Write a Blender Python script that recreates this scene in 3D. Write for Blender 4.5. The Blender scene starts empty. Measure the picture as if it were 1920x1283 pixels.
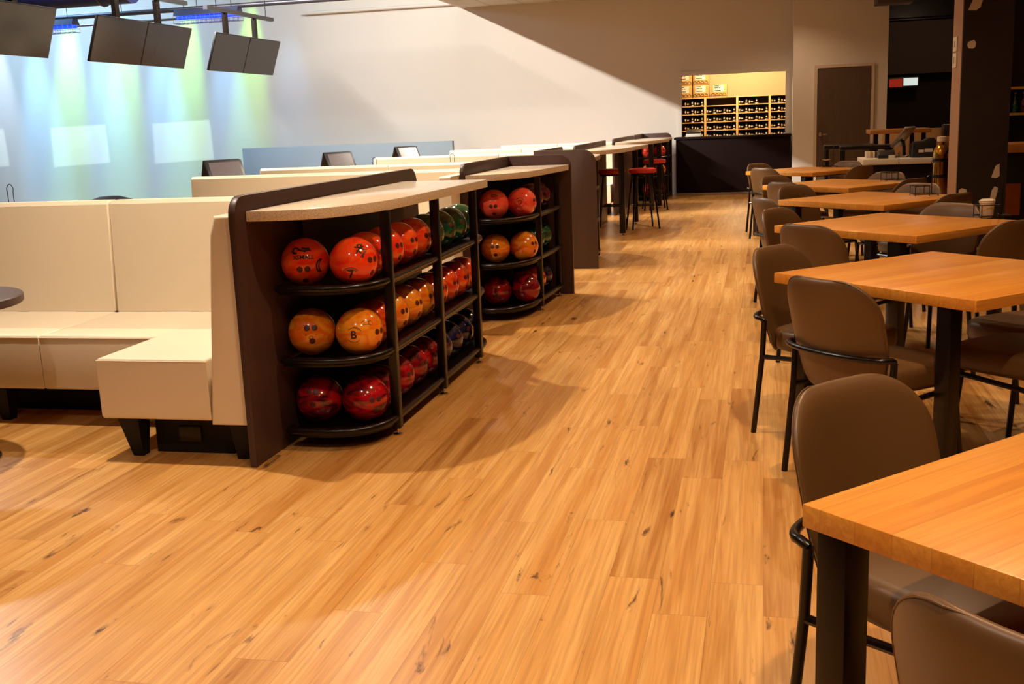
import bpy, bmesh, math, random
from mathutils import Vector, Matrix
random.seed(7)
PI = math.pi
S = bpy.context.scene
COL = S.collection

# ---------------------------------------------------------------- camera
FPX = 2032.8
YAW, PITCH, ROLL = 0.230651, 0.199312, -0.040061
CAM_Z = 1.40
cam_d = bpy.data.cameras.new('camera'); cam = bpy.data.objects.new('camera', cam_d); COL.objects.link(cam)
fw = Vector((-math.sin(YAW)*math.cos(PITCH), math.cos(YAW)*math.cos(PITCH), -math.sin(PITCH)))
rt = Vector((math.cos(YAW), math.sin(YAW), 0)); up = rt.cross(fw)
r2 = rt*math.cos(ROLL) + up*math.sin(ROLL); u2 = up*math.cos(ROLL) - rt*math.sin(ROLL)
M = Matrix.Identity(4)
for i in range(3):
    M[i][0] = r2[i]; M[i][1] = u2[i]; M[i][2] = -fw[i]
M[2][3] = CAM_Z
cam.matrix_world = M
cam_d.sensor_width = 36.0; cam_d.lens = 36.0*FPX/1920.0
cam_d.clip_start = 0.05; cam_d.clip_end = 200
S.camera = cam
vs = S.view_settings
vs.view_transform = 'Standard'; vs.look = 'None'; vs.gamma = 1.0; vs.use_curve_mapping = False
vs.exposure = 0.0

# ---------------------------------------------------------------- world and lights
w = bpy.data.worlds.new('world'); S.world = w; w.use_nodes = True
w.node_tree.nodes['Background'].inputs[0].default_value = (1.0, 0.55, 0.30, 1)
w.node_tree.nodes['Background'].inputs[1].default_value = 0.02

def light(name, kind, loc, energy, color, aim=None, size=0.05, angle=120, blend=0.6, square=False, scale=None, size_y=None):
    d = bpy.data.lights.new(name, kind); d.energy = energy; d.color = color
    if kind == 'SPOT':
        d.spot_size = math.radians(angle); d.spot_blend = blend; d.shadow_soft_size = size
        d.use_square = square
    elif kind == 'POINT': d.shadow_soft_size = size
    elif kind == 'AREA':
        d.size = size
        if size_y: d.shape = 'RECTANGLE'; d.size_y = size_y
    o = bpy.data.objects.new(name, d); COL.objects.link(o); o.location = loc
    if aim is not None:
        v = Vector(aim) - Vector(loc); o.rotation_euler = v.to_track_quat('-Z', 'Y').to_euler()
    if scale: o.scale = scale
    return o

WARM = (1.0, 0.69, 0.41)
CREAM = (1.0, 0.87, 0.70)
# recessed downlights over the aisle and the tables
for y, k in ((1.4, 0.88), (4.0, 0.76), (7.0, 0.50), (10.0, 0.42), (13.0, 0.36), (16.0, 0.30), (18.4, 0.26)):
    for x, e in ((0.3, 300), (2.9, 40)):
        light('downlight', 'SPOT', (x, y, 3.46), e*k, WARM, (x, y, 0), 0.035, 130, 0.7)
# recessed downlights over the booths
for y in (4.4, 7.5, 9.6, 11.9, 14.2, 17.0):
    light('booth_downlight', 'SPOT', (-3.0, y, 3.46), 410 if y < 9 else 290, CREAM, (-3.0, y, 0), 0.035, 130, 0.7)
light('front_downlight', 'SPOT', (-1.9, 1.4, 3.46), 170, (1.0, 0.92, 0.82), (-2.4, 0.9, 0), 0.035, 130, 0.7)
light('front_downlight', 'SPOT', (0.2, -1.2, 3.46), 160, WARM, (0.2, -1.2, 0), 0.035, 140, 0.7)
# row of bright fixtures high above the lanes: the soffit edge cuts their light off the back wall
fl = light('lane_flood', 'AREA', (-9.4, 11.5, 5.47), 950, (1.0, 0.96, 0.88), None, 4.0, size_y=0.12)
fl.data.spread = math.radians(122)
pl_ = Vector((0.439, 0, 0.898)); nn = Vector((0.90*0.898, 0.436, -0.90*0.439)).normalized(); ll = nn.cross(pl_).normalized()
fl.matrix_world = Matrix(((ll.x, (-nn).cross(ll).x, -nn.x, -9.4), (ll.y, (-nn).cross(ll).y, -nn.y, 11.5), (ll.z, (-nn).cross(ll).z, -nn.z, 5.47), (0, 0, 0, 1)))
light('lane_lamp', 'SPOT', (-9.4, 10.2, 5.40), 420, (1.0, 0.95, 0.86), (-2.2, 1.9, 0.0), 0.08, 24, 0.9)
# stage lighting on the lane end of the back wall
light('blue_wash', 'AREA', (-13.6, 16.8, 4.9), 340, (0.36, 0.66, 1.0), (-13.6, 20.2, 1.2), 4.0, size_y=0.6)
for x, e in ((-13.62, 2500), (-12.38, 2300), (-10.95, 2400), (-9.6, 1900)):
    light('green_spot', 'SPOT', (x+0.14, 19.72, 5.5), e, (0.36, 1.0, 0.02), (x-0.22, 20.19, 2.2), 0.05, 17, 1.0)
for x, e in ((-14.55, 2700), (-13.0, 2500), (-11.68, 2400), (-10.3, 1800), (-8.9, 500)):
    light('blue_spot', 'SPOT', (x, 19.5, 5.5), e, (0.16, 0.50, 1.0), (x, 20.19, 1.0), 0.06, 19, 1.0)
light('pale_spot', 'SPOT', (-15.5, 19.72, 5.5), 1600, (0.6, 0.72, 1.0), (-15.4, 20.19, 2.2), 0.05, 15, 1.0)
def patch_spot(x, z, half_w, half_h, energy):
    """unseen spot added to throw a light patch, masked to a rectangle"""
    o = light('patch_spot', 'SPOT', (x+0.5, 16.0, 2.35), energy, (0.72, 1.0, 1.0), (x, 20.2, z), 0.015, 40, 0.0)
    d = o.data; d.use_nodes = True; t = d.node_tree; em = t.nodes['Emission']
    tc = t.nodes.new('ShaderNodeTexCoord'); sp = t.nodes.new('ShaderNodeSeparateXYZ'); t.links.new(tc.outputs['Normal'], sp.inputs[0])
    def mth(op, a, b):
        n = t.nodes.new('ShaderNodeMath'); n.operation = op
        for i, v in enumerate((a, b)):
            if isinstance(v, (int, float)): n.inputs[i].default_value = v
            else: t.links.new(v, n.inputs[i])
        return n.outputs[0]
    def edge(c, h):
        r = mth('ABSOLUTE', mth('DIVIDE', c, sp.outputs[2]), 0)
        n = t.nodes.new('ShaderNodeMapRange'); t.links.new(r, n.inputs[0])
        n.inputs[1].default_value = h*0.94; n.inputs[2].default_value = h; n.inputs[3].default_value = 1; n.inputs[4].default_value = 0
        return n.outputs[0]
    t.links.new(mth('MULTIPLY', edge(sp.outputs[0], half_w), edge(sp.outputs[1], half_h)), em.inputs['Strength'])
for x in (-16.1, -13.72, -11.38): patch_spot(x, 1.30, 0.152, 0.09, 300)
# the lit shoe room behind the service hatch
light('shoe_room_lamp', 'POINT', (-0.4, 21.2, 2.45), 110, (1.0, 0.78, 0.46), size=0.15)
# kitchen side, dim
light('kitchen_fill', 'POINT', (3.0, 21.4, 2.9), 16, (1.0, 0.68, 0.45), size=0.1)  # added fill that lifts the dark blind, no fixture here
light('bar_lamp', 'POINT', (3.4, 15.5, 2.6), 8, (1.0, 0.6, 0.3), size=0.1)

# ---------------------------------------------------------------- node helpers
def lin(c): return tuple(((v/255)/12.92 if v/255 <= 0.04045 else ((v/255+0.055)/1.055)**2.4) for v in c) + (1.0,)
class NT:
    def __init__(s, name):
        s.m = bpy.data.materials.new(name); s.m.use_nodes = True; s.t = s.m.node_tree
        s.b = s.t.nodes['Principled BSDF']
    def n(s, typ, **kw):
        nd = s.t.nodes.new(typ)
        for k, v in kw.items(): setattr(nd, k, v)
        return nd
    def l(s, a, b): s.t.links.new(a, b)
    def math(s, op, a, b=None):
        nd = s.n('ShaderNodeMath', operation=op)
        for i, v in enumerate((a, b)):
            if v is None: continue
            if isinstance(v, (int, float)): nd.inputs[i].default_value = v
            else: s.l(v, nd.inputs[i])
        return nd.outputs[0]
    def mix(s, f, a, b, mode='MIX'):
        nd = s.n('ShaderNodeMix', data_type='RGBA', blend_type=mode)
        for i, v in ((0, f), (6, a), (7, b)):
            if isinstance(v, (int, float)): nd.inputs[i].default_value = v
            elif isinstance(v, tuple): nd.inputs[i].default_value = v
            else: s.l(v, nd.inputs[i])
        return nd.outputs[2]
    def ramp(s, f, stops):
        nd = s.n('ShaderNodeValToRGB'); e = nd.color_ramp.elements
        while len(e) < len(stops): e.new(0.5)
        for el, (p, c) in zip(e, stops): el.position = p; el.color = c
        s.l(f, nd.inputs[0]); return nd.outputs[0]
    def coord(s, kind='Object'): return s.n('ShaderNodeTexCoord').outputs[kind]
    def mapping(s, v, scale=(1, 1, 1), rot=(0, 0, 0), loc=(0, 0, 0)):
        nd = s.n('ShaderNodeMapping'); nd.inputs['Scale'].default_value = scale
        nd.inputs['Rotation'].default_value = rot; nd.inputs['Location'].default_value = loc
        s.l(v, nd.inputs[0]); return nd.outputs[0]
    def noise(s, v, scale=5, detail=3, rough=0.5, dist=0.0):
        nd = s.n('ShaderNodeTexNoise'); nd.inputs['Scale'].default_value = scale; nd.inputs['Detail'].default_value = detail
        nd.inputs['Roughness'].default_value = rough; nd.inputs['Distortion'].default_value = dist
        s.l(v, nd.inputs['Vector']); return nd.outputs[0]
    def bump(s, h, strength=0.2, dist=0.01):
        nd = s.n('ShaderNodeBump'); nd.inputs['Strength'].default_value = strength; nd.inputs['Distance'].default_value = dist
        s.l(h, nd.inputs['Height']); s.l(nd.outputs[0], s.b.inputs['Normal'])
    def set(s, **kw):
        for k, v in kw.items():
            k = k.replace('_', ' ').title() if k not in ('IOR',) else k
            i = s.b.inputs[k]
            if isinstance(v, (int, float, tuple)): i.default_value = v
            else: s.l(v, i)
        return s.m

def simple(name, rgb, rough=0.5, metal=0.0, var=0.06, scale=6.0, coat=0.0, spec=0.5, emit=0.0):
    t = NT(name); c = lin(rgb)
    f = t.noise(t.coord(), scale, 3)
    d = tuple(v*(1-var) for v in c[:3]) + (1,); l_ = tuple(min(1, v*(1+var)) for v in c[:3]) + (1,)
    t.l(t.mix(f, d, l_), t.b.inputs['Base Color'])
    t.b.inputs['Roughness'].default_value = rough; t.b.inputs['Metallic'].default_value = metal
    t.b.inputs['Coat Weight'].default_value = coat; t.b.inputs['Specular IOR Level'].default_value = spec
    if emit:
        t.b.inputs['Emission Color'].default_value = c; t.b.inputs['Emission Strength'].default_value = emit
    return t.m

def plank_material():
    t = NT('oak_plank_floor'); co = t.coord()
    sp = t.n('ShaderNodeSeparateXYZ'); t.l(co, sp.inputs[0]); X, Y = sp.outputs[0], sp.outputs[1]
    PW, PL = 0.156, 1.22
    xr = t.math('DIVIDE', t.math('ADD', X, 20*PW-0.01), PW); row = t.math('FLOOR', xr); fx = t.math('FRACT', xr)
    wn = t.n('ShaderNodeTexWhiteNoise', noise_dimensions='1D'); t.l(row, wn.inputs['W'])
    yr = t.math('ADD', t.math('DIVIDE', t.math('ADD', Y, 30), PL), wn.outputs[0]); idx = t.math('FLOOR', yr); fy = t.math('FRACT', yr)
    cb = t.n('ShaderNodeCombineXYZ'); t.l(row, cb.inputs[0]); t.l(idx, cb.inputs[1])
    w2 = t.n('ShaderNodeTexWhiteNoise', noise_dimensions='2D'); t.l(cb.outputs[0], w2.inputs['Vector'])
    rnd = w2.outputs[0]
    off = t.n('ShaderNodeCombineXYZ'); t.l(t.math('MULTIPLY', rnd, 37.0), off.inputs[0]); t.l(t.math('MULTIPLY', rnd, 91.0), off.inputs[1])
    va = t.n('ShaderNodeVectorMath', operation='ADD'); t.l(co, va.inputs[0]); t.l(off.outputs[0], va.inputs[1])
    g1 = t.noise(t.mapping(va.outputs[0], (15, 0.5, 1)), 1.0, 4, 0.58, 0.9)
    g2 = t.noise(t.mapping(va.outputs[0], (90, 2.2, 1)), 1.0, 3, 0.6, 0.4)
    kn = t.noise(t.mapping(va.outputs[0], (13, 2.8, 1)), 1.0, 5, 0.62, 0.8)
    base = t.ramp(rnd, [(0, lin((160, 104, 44))), (0.3, lin((186, 128, 60))), (0.7, lin((198, 143, 76))), (1, lin((174, 114, 50)))])
    c = t.mix(t.ramp(g1, [(0.38, (0, 0, 0, 1)), (0.68, (1, 1, 1, 1))]), base, lin((212, 164, 98)))
    c = t.mix(t.math('MULTIPLY', t.ramp(g2, [(0.35, (1, 1, 1, 1)), (0.6, (0, 0, 0, 1))]), 0.38), c, lin((136, 80, 28)))
    c = t.mix(t.ramp(kn, [(0.63, (0, 0, 0, 1)), (0.715, (1, 1, 1, 1))]), c, lin((74, 40, 16)))
    ex = t.math('MINIMUM', fx, t.math('SUBTRACT', 1.0, fx)); ey = t.math('MINIMUM', fy, t.math('SUBTRACT', 1.0, fy))
    seam = t.math('MAXIMUM', t.math('LESS_THAN', ex, 0.007), t.math('LESS_THAN', ey, 0.0011))
    c = t.mix(t.math('MULTIPLY', seam, 0.40), c, lin((110, 62, 26)))
    t.l(c, t.b.inputs['Base Color'])
    rg = t.noise(t.mapping(co, (2, 2, 1)), 1.0, 2)
    t.l(t.ramp(rg, [(0.3, (0.28,)*3+(1,)), (0.7, (0.36,)*3+(1,))]), t.b.inputs['Roughness'])
    t.b.inputs['Specular IOR Level'].default_value = 0.42
    t.bump(t.math('SUBTRACT', t.math('MULTIPLY', g2, 0.3), seam), 0.06, 0.001)
    return t.m

def butcher_material():
    # staves run along local x
    t = NT('butcher_block_oak'); co = t.coord()
    sp = t.n('ShaderNodeSeparateXYZ'); t.l(co, sp.inputs[0]); X, Y = sp.outputs[0], sp.outputs[1]
    inf = t.n('ShaderNodeObjectInfo')
    yr = t.math('DIVIDE', t.math('ADD', Y, 4.0), 0.072); row = t.math('FLOOR', yr); fy = t.math('FRACT', yr)
    wn = t.n('ShaderNodeTexWhiteNoise', noise_dimensions='2D'); cb = t.n('ShaderNodeCombineXYZ'); t.l(row, cb.inputs[0]); t.l(inf.outputs['Random'], cb.inputs[1])
    t.l(cb.outputs[0], wn.inputs['Vector']); rnd = wn.outputs[0]
    off = t.n('ShaderNodeCombineXYZ'); t.l(t.math('MULTIPLY', rnd, 13.0), off.inputs[0]); t.l(t.math('MULTIPLY', rnd, 29.0), off.inputs[1])
    va = t.n('ShaderNodeVectorMath', operation='ADD'); t.l(co, va.inputs[0]); t.l(off.outputs[0], va.inputs[1])
    g = t.noise(t.mapping(va.outputs[0], (2.0, 55, 55)), 1.0, 4, 0.6, 1.2)
    base = t.ramp(rnd, [(0, lin((202, 132, 48))), (0.5, lin((218, 153, 62))), (1, lin((206, 134, 44)))])
    c = t.mix(t.math('MULTIPLY', t.ramp(g, [(0.35, (1, 1, 1, 1)), (0.62, (0, 0, 0, 1))]), 0.40), base, lin((160, 86, 22)))
    seam = t.math('LESS_THAN', fy, 0.02)
    c = t.mix(t.math('MULTIPLY', seam, 0.35), c, lin((120, 66, 22)))
    geo = t.n('ShaderNodeNewGeometry')
    t.l(c, t.b.inputs['Base Color']); t.b.inputs['Roughness'].default_value = 0.36
    t.b.inputs['Specular IOR Level'].default_value = 0.4
    t.bump(g, 0.05, 0.001)
    return t.m

def leather(name, rgb, rough=0.42, var=0.08):
    t = NT(name); co = t.coord(); c = lin(rgb)
    f = t.noise(co, 3.0, 3)
    t.l(t.mix(f, tuple(v*(1-var) for v in c[:3])+(1,), tuple(min(1, v*(1+var)) for v in c[:3])+(1,)), t.b.inputs['Base Color'])
    t.b.inputs['Roughness'].default_value = rough
    v = t.n('ShaderNodeTexVoronoi'); v.inputs['Scale'].default_value = 320; t.l(co, v.inputs['Vector'])
    t.bump(v.outputs[0], 0.08, 0.001)
    return t.m

def dark_wood(name, rgb, rough=0.45):
    t = NT(name); co = t.coord(); c = lin(rgb)
    g = t.noise(t.mapping(co, (30, 30, 1.6)), 1.0, 4, 0.6, 0.6)
    t.l(t.mix(g, tuple(v*0.75 for v in c[:3])+(1,), tuple(v*1.25 for v in c[:3])+(1,)), t.b.inputs['Base Color'])
    t.b.inputs['Roughness'].default_value = rough; t.b.inputs['Specular IOR Level'].default_value = 0.35
    return t.m

def ball_material(name, a, b, scale=9.0, lo=0.42, hi=0.62):
    t = NT(name); co = t.coord(); inf = t.n('ShaderNodeObjectInfo')
    va = t.n('ShaderNodeVectorMath', operation='ADD'); t.l(co, va.inputs[0])
    cb = t.n('ShaderNodeCombineXYZ'); t.l(t.math('MULTIPLY', inf.outputs['Random'], 9.0), cb.inputs[0]); t.l(cb.outputs[0], va.inputs[1])
    g = t.noise(t.mapping(va.outputs[0], (1, 1, 2.2), (0.5, 0.3, 0)), scale, 3, 0.5, 1.6)
    t.l(t.ramp(g, [(lo, lin(a)), (hi, lin(b))]), t.b.inputs['Base Color'])
    t.b.inputs['Roughness'].default_value = 0.14; t.b.inputs['Coat Weight'].default_value = 0.7; t.b.inputs['Coat Roughness'].default_value = 0.035
    return t.m

def speckle(name, rgb, rough=0.25):
    t = NT(name); co = t.coord(); c = lin(rgb)
    f = t.noise(co, 160, 2)
    t.l(t.mix(t.ramp(f, [(0.35, (0, 0, 0, 1)), (0.55, (1, 1, 1, 1))]), tuple(v*0.72 for v in c[:3])+(1,), c), t.b.inputs['Base Color'])
    t.b.inputs['Roughness'].default_value = rough
    return t.m

def tile_material():
    t = NT('ceiling_tile'); co = t.coord(); b = t.n('ShaderNodeTexBrick')
    b.offset = 0; b.inputs['Scale'].default_value = 1.0; b.inputs['Brick Width'].default_value = 0.61; b.inputs['Row Height'].default_value = 0.61
    b.inputs['Mortar Size'].default_value = 0.012
    b.inputs['Color1'].default_value = lin((205, 198, 186)); b.inputs['Color2'].default_value = lin((200, 194, 182)); b.inputs['Mortar'].default_value = lin((160, 154, 144))
    t.l(co, b.inputs['Vector']); t.l(b.outputs[0], t.b.inputs['Base Color']); t.b.inputs['Roughness'].default_value = 0.9
    return t.m

MT = dict(
    floor=plank_material(), block=butcher_material(), tile=tile_material(),
    wall=simple('painted_wall', (214, 206, 196), 0.75, var=0.025, scale=1.2),
    wall_dark=simple('dark_brown_wall', (30, 15, 12), 0.7, var=0.2, scale=1.0),
    high_ceiling=simple('dark_open_ceiling', (40, 42, 52), 0.9),
    shoe_wall=simple('shoe_room_wall', (222, 200, 160), 0.8, var=0.02),
    door=dark_wood('door_veneer', (84, 66, 52), 0.5),
    frame=simple('door_frame_paint', (196, 176, 156), 0.6),
    panel=dark_wood('dark_laminate', (66, 44, 38), 0.42),
    panel_edge=dark_wood('laminate_edge', (70, 48, 38), 0.5),
    black=simple('black_metal', (15, 6, 5), 0.28, var=0.1, spec=0.4),
    black_matt=simple('black_matt', (16, 7, 6), 0.6, var=0.1, spec=0.3),
    desk=simple('dark_desk_laminate', (24, 8, 7), 0.7, var=0.1, spec=0.12),
    counter=speckle('quartz_counter', (216, 196, 172), 0.16),
    cream=leather('cream_vinyl', (224, 206, 178), 0.42, 0.03),
    chair=leather('taupe_vinyl', (94, 65, 34), 0.42, 0.06),
    red_seat=leather('red_vinyl', (196, 52, 44), 0.4),
    chrome=simple('chrome', (210, 200, 190), 0.2, 1.0),
    steel=simple('satin_steel', (168, 158, 146), 0.35, 1.0),
    brass=simple('polished_brass', (190, 140, 60), 0.2, 1.0, var=0.1),
    copper=simple('copper_panel', (186, 120, 56), 0.3, 1.0, var=0.2),
    screen=simple('screen_glass', (38, 42, 54), 0.14, var=0.05, spec=0.35),
    tablet=simple('tablet_glass', (96, 88, 94), 0.22, var=0.1),
    bezel=simple('dark_plastic', (30, 28, 32), 0.4),
    partition=simple('blue_grey_paint', (150, 168, 182), 0.7, var=0.03),
    white=simple('white_paper', (222, 214, 200), 0.7, var=0.03),
    ink=simple('black_ink', (22, 12, 10), 0.5),
    card=simple('cardboard', (196, 150, 84), 0.8),
    wood=dark_wood('oak_ledge', (168, 112, 56), 0.5),
    ply=dark_wood('pale_plywood', (186, 146, 96), 0.6),
    shelf_wood=simple('maple_shelf', (216, 176, 122), 0.6),
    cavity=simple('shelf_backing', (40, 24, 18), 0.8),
    shoe=leather('black_shoe_leather', (26, 18, 16), 0.4),
    sole=simple('pale_shoe_sole', (232, 210, 180), 0.6),
    pillar=simple('pillar_paint', (170, 132, 104), 0.7),
    pillar_dark=simple('pillar_dark_board', (32, 16, 12), 0.65, var=0.1),
    patch=simple('bare_plaster', (206, 190, 172), 0.85),
    blue_tube=simple('ultraviolet_tube', (10, 40, 255), 0.4, emit=6.0),
    fixture=simple('fixture_enamel', (40, 48, 80), 0.4),
    pipe=simple('grey_pipe', (84, 82, 92), 0.4, 0.6),
    duct=simple('blue_lit_duct', (24, 44, 120), 0.5),  # blue glow of the ultraviolet tubes put into the base colour
    lens=simple('lamp_lens', (240, 245, 255), 0.3, emit=1.5),
    yellow=simple('yellow_strip', (200, 150, 30), 0.5),
    grey_panel=simple('grey_blind', (74, 62, 58), 0.8),
    sign_red=simple('sign_red', (190, 50, 30), 0.5, emit=0.35),
    sign_white=simple('sign_white', (220, 235, 230), 0.5, emit=0.8),
    ceramic=simple('white_ceramic', (226, 214, 196), 0.3),
    hole=simple('finger_hole_dark', (78, 20, 6), 0.5),
    ring=simple('hole_bevel', (230, 150, 90), 0.3),
    b_red=ball_material('ball_red_orange', (236, 48, 16), (246, 92, 30), 6.0),
    b_coral=ball_material('ball_coral', (226, 58, 44), (240, 92, 64), 5.0),
    b_orange=ball_material('ball_amber', (226, 106, 14), (238, 150, 36), 8.0),
    b_green=ball_material('ball_green', (14, 58, 36), (34, 96, 56), 8.0),
    b_crimson=ball_material('ball_crimson', (62, 8, 14), (178, 14, 26), 7.0, 0.33, 0.60),
    b_scarlet=ball_material('ball_scarlet', (206, 44, 12), (240, 96, 26), 8.0),
    b_navy=ball_material('ball_navy', (10, 10, 26), (26, 28, 72), 9.0),
    b_plum=ball_material('ball_plum', (52, 10, 24), (120, 22, 44), 9.0),
)

# ---------------------------------------------------------------- mesh helpers
def box(bm, x0, x1, y0, y1, z0, z1, bev=0.0, seg=2):
    v = [bm.verts.new(p) for p in ((x0,y0,z0),(x1,y0,z0),(x1,y1,z0),(x0,y1,z0),(x0,y0,z1),(x1,y0,z1),(x1,y1,z1),(x0,y1,z1))]
    f = [bm.faces.new([v[i] for i in q]) for q in ((3,2,1,0),(4,5,6,7),(0,1,5,4),(1,2,6,5),(2,3,7,6),(3,0,4,7))]
    if bev:
        es = list({e for q in f for e in q.edges})
        bmesh.ops.bevel(bm, geom=es, offset=bev, segments=seg, affect='EDGES', profile=0.5)
    return bm
def prism(bm, pts, axis, a, b, bev=0.0, seg=2):
    # pts: 2D polygon; axis: 'x','y','z' extrusion from a to b
    def P(p, t):
        return {'x': (t, p[0], p[1]), 'y': (p[0], t, p[1]), 'z': (p[0], p[1], t)}[axis]
    lo = [bm.verts.new(P(p, a)) for p in pts]; hi = [bm.verts.new(P(p, b)) for p in pts]
    n = len(pts); f = [bm.faces.new(lo[::-1]), bm.faces.new(hi)]
    for i in range(n): f.append(bm.faces.new((lo[i], lo[(i+1) % n], hi[(i+1) % n], hi[i])))
    bmesh.ops.recalc_face_normals(bm, faces=f)
    if bev:
        es = list(set(f[0].edges) | set(f[1].edges))
        bmesh.ops.bevel(bm, geom=es, offset=bev, segments=seg, affect='EDGES', profile=0.5)
    return bm
def tube(bm, pts, r, seg=10, closed=False, cap=True):
    pts = [Vector(p) for p in pts]; n = len(pts); rings = []; ref = None
    for i, p in enumerate(pts):
        if closed: t = pts[(i+1) % n] - pts[i-1]
        else: t = pts[min(i+1, n-1)] - pts[max(i-1, 0)]
        t.normalize()
        if ref is None:
            ref = Vector((0, 0, 1)) if abs(t.z) < 0.9 else Vector((1, 0, 0))
        a = (ref - t*ref.dot(t)).normalized(); b = t.cross(a); ref = a
        rr = r[i] if isinstance(r, (list, tuple)) else r
        rings.append([bm.verts.new(p + (a*math.cos(2*PI*k/seg) + b*math.sin(2*PI*k/seg))*rr) for k in range(seg)])
    m = n if closed else n-1
    for i in range(m):
        A, B = rings[i], rings[(i+1) % n]
        for k in range(seg): bm.faces.new((A[k], A[(k+1) % seg], B[(k+1) % seg], B[k]))
    if cap and not closed:
        bm.faces.new(rings[0][::-1]); bm.faces.new(rings[-1])
    return bm
def lathe(bm, prof, c=(0, 0, 0), seg=32):
    rings = []
    for r, z in prof:
        if r < 1e-6: rings.append([bm.verts.new((c[0], c[1], c[2]+z))])
        else: rings.append([bm.verts.new((c[0]+r*math.cos(2*PI*k/seg), c[1]+r*math.sin(2*PI*k/seg), c[2]+z)) for k in range(seg)])
    for A, B in zip(rings, rings[1:]):
        for k in range(seg):
            q = [A[k % len(A)], A[(k+1) % len(A)], B[(k+1) % len(B)], B[k % len(B)]]
            q2 = []
            for v in q:
                if v not in q2: q2.append(v)
            if len(q2) > 2: bm.faces.new(q2)
    if len(rings[0]) > 1: bm.faces.new(rings[0][::-1])
    if len(rings[-1]) > 1: bm.faces.new(rings[-1])
    return bm
def obj(name, bm, mat, parent=None, smooth=True, loc=None, rotz=0.0):
    me = bpy.data.meshes.new(name)
    if isinstance(bm, bmesh.types.BMesh):
        bmesh.ops.recalc_face_normals(bm, faces=bm.faces[:])
        bm.to_mesh(me); bm.free()
    else: me = bm
    me.materials.append(MT[mat])
    if smooth:
        me.polygons.foreach_set('use_smooth', [True]*len(me.polygons))
        try: me.set_sharp_from_angle(angle=math.radians(40))
        except Exception: pass
    o = bpy.data.objects.new(name, me); COL.objects.link(o)
    if parent: o.parent = parent
    if loc: o.location = loc
    if rotz: o.rotation_euler = (0, 0, rotz)
    return o
B = bmesh.new
def tag(o, label=None, cat=None, group=None, kind=None):
    if label: o['label'] = label
    if cat: o['category'] = cat
    if group: o['group'] = group
    if kind: o['kind'] = kind
    return o
def thing(name, label, cat, loc=(0, 0, 0), rotz=0.0, group=None):
    o = bpy.data.objects.new(name, None); COL.objects.link(o); o.empty_display_size = 0.1
    o.location = loc; o.rotation_euler = (0, 0, rotz)
    return tag(o, label, cat, group)
def struct(name, bm, mat, parent=None, smooth=False, label=None):
    o = obj(name, bm, mat, parent, smooth)
    if not parent: o['kind'] = 'structure'
    if label: o['label'] = label
    return o
def dup(root, loc, rotz, label, group=None):
    r = root.copy(); COL.objects.link(r); r.location = loc; r.rotation_euler = (0, 0, rotz); r['label'] = label
    if group: r['group'] = group
    for ch in root.children:
        c = ch.copy(); COL.objects.link(c); c.parent = r
        for g in ch.children:
            d = g.copy(); COL.objects.link(d); d.parent = c
    return r
class Kind:
    """first call places the prototype itself, later calls copy it"""
    def __init__(s, proto): s.p = proto; s.used = False
    def __call__(s, loc, rotz, label, group=None):
        if s.used: return dup(s.p, loc, rotz, label, group)
        s.used = True; s.p.location = loc; s.p.rotation_euler = (0, 0, rotz); s.p['label'] = label
        if group: s.p['group'] = group
        return s.p
ORD = ['first', 'second', 'third', 'fourth', 'fifth', 'sixth', 'seventh', 'eighth', 'ninth', 'tenth']

# ================================================================ SETTING
struct('floor', box(B(), -18, 8, -5, 25, -0.1, 0.0), 'floor')
WY = 20.2
b = B()
box(b, -18, -1.43, WY, WY+0.14, 0, 6.6); box(b, -1.43, 0.39, WY, WY+0.14, 2.11, 6.6)
box(b, -1.43, 0.39, WY, WY+0.14, 0, 0.98); box(b, 0.39, 0.5, WY, WY+0.14, 0, 6.6)
struct('wall_back', b, 'wall')
b = B()   # casing of the service hatch
box(b, -1.50, -1.43, WY-0.02, WY+0.15, 0.98, 2.18); box(b, 0.39, 0.46, WY-0.02, WY+0.15, 0.98, 2.18); box(b, -1.43, 0.39, WY-0.02, WY+0.15, 2.11, 2.18)
struct('trim_1', b, 'wall')
struct('wall_service', box(B(), 0.5, 2.03, 19.6, 20.34, 0, 3.52), 'wall')
struct('wall_kitchen', box(B(), 2.03, 8.0, 24.0, 24.2, 0, 3.52), 'wall_dark')
struct('wall_right', box(B(), 8.0, 8.2, -5, 24.2, 0, 3.52), 'wall_dark')
struct('wall_left', box(B(), -18.2, -18, -5, 20.34, 0, 6.6), 'wall')
struct('wall_front', box(B(), -18, 8.2, -5.2, -5, 0, 6.6), 'wall_dark')
struct('ceiling', box(B(), -5.4, 8.2, -5, 24.2, 3.52, 3.62), 'tile')
struct('ceiling.001', box(B(), -18.2, -5.4, -5.2, 20.34, 6.6, 6.7), 'high_ceiling')
struct('trim_2', box(B(), -5.46, -5.4, -5, 20.2, 3.52, 6.6), 'wall')          # soffit fascia
# shoe room behind the hatch
struct('wall_shoe_room', box(B(), -3.0, 2.0, 22.75, 22.85, 0, 2.7), 'shoe_wall')
struct('wall_shoe_left', box(B(), -3.1, -3.0, 20.34, 22.85, 0, 2.7), 'shoe_wall')
struct('wall_shoe_right', box(B(), 1.9, 2.0, 20.34, 22.75, 0, 2.7), 'shoe_wall')
struct('ceiling.002', box(B(), -3.1, 2.0, 20.34, 22.85, 2.7, 2.78), 'shoe_wall')
struct('baseboard_service', box(B(), 0.5, 0.86, 19.585, 19.6, 0, 0.1), 'wall_dark')
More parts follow.
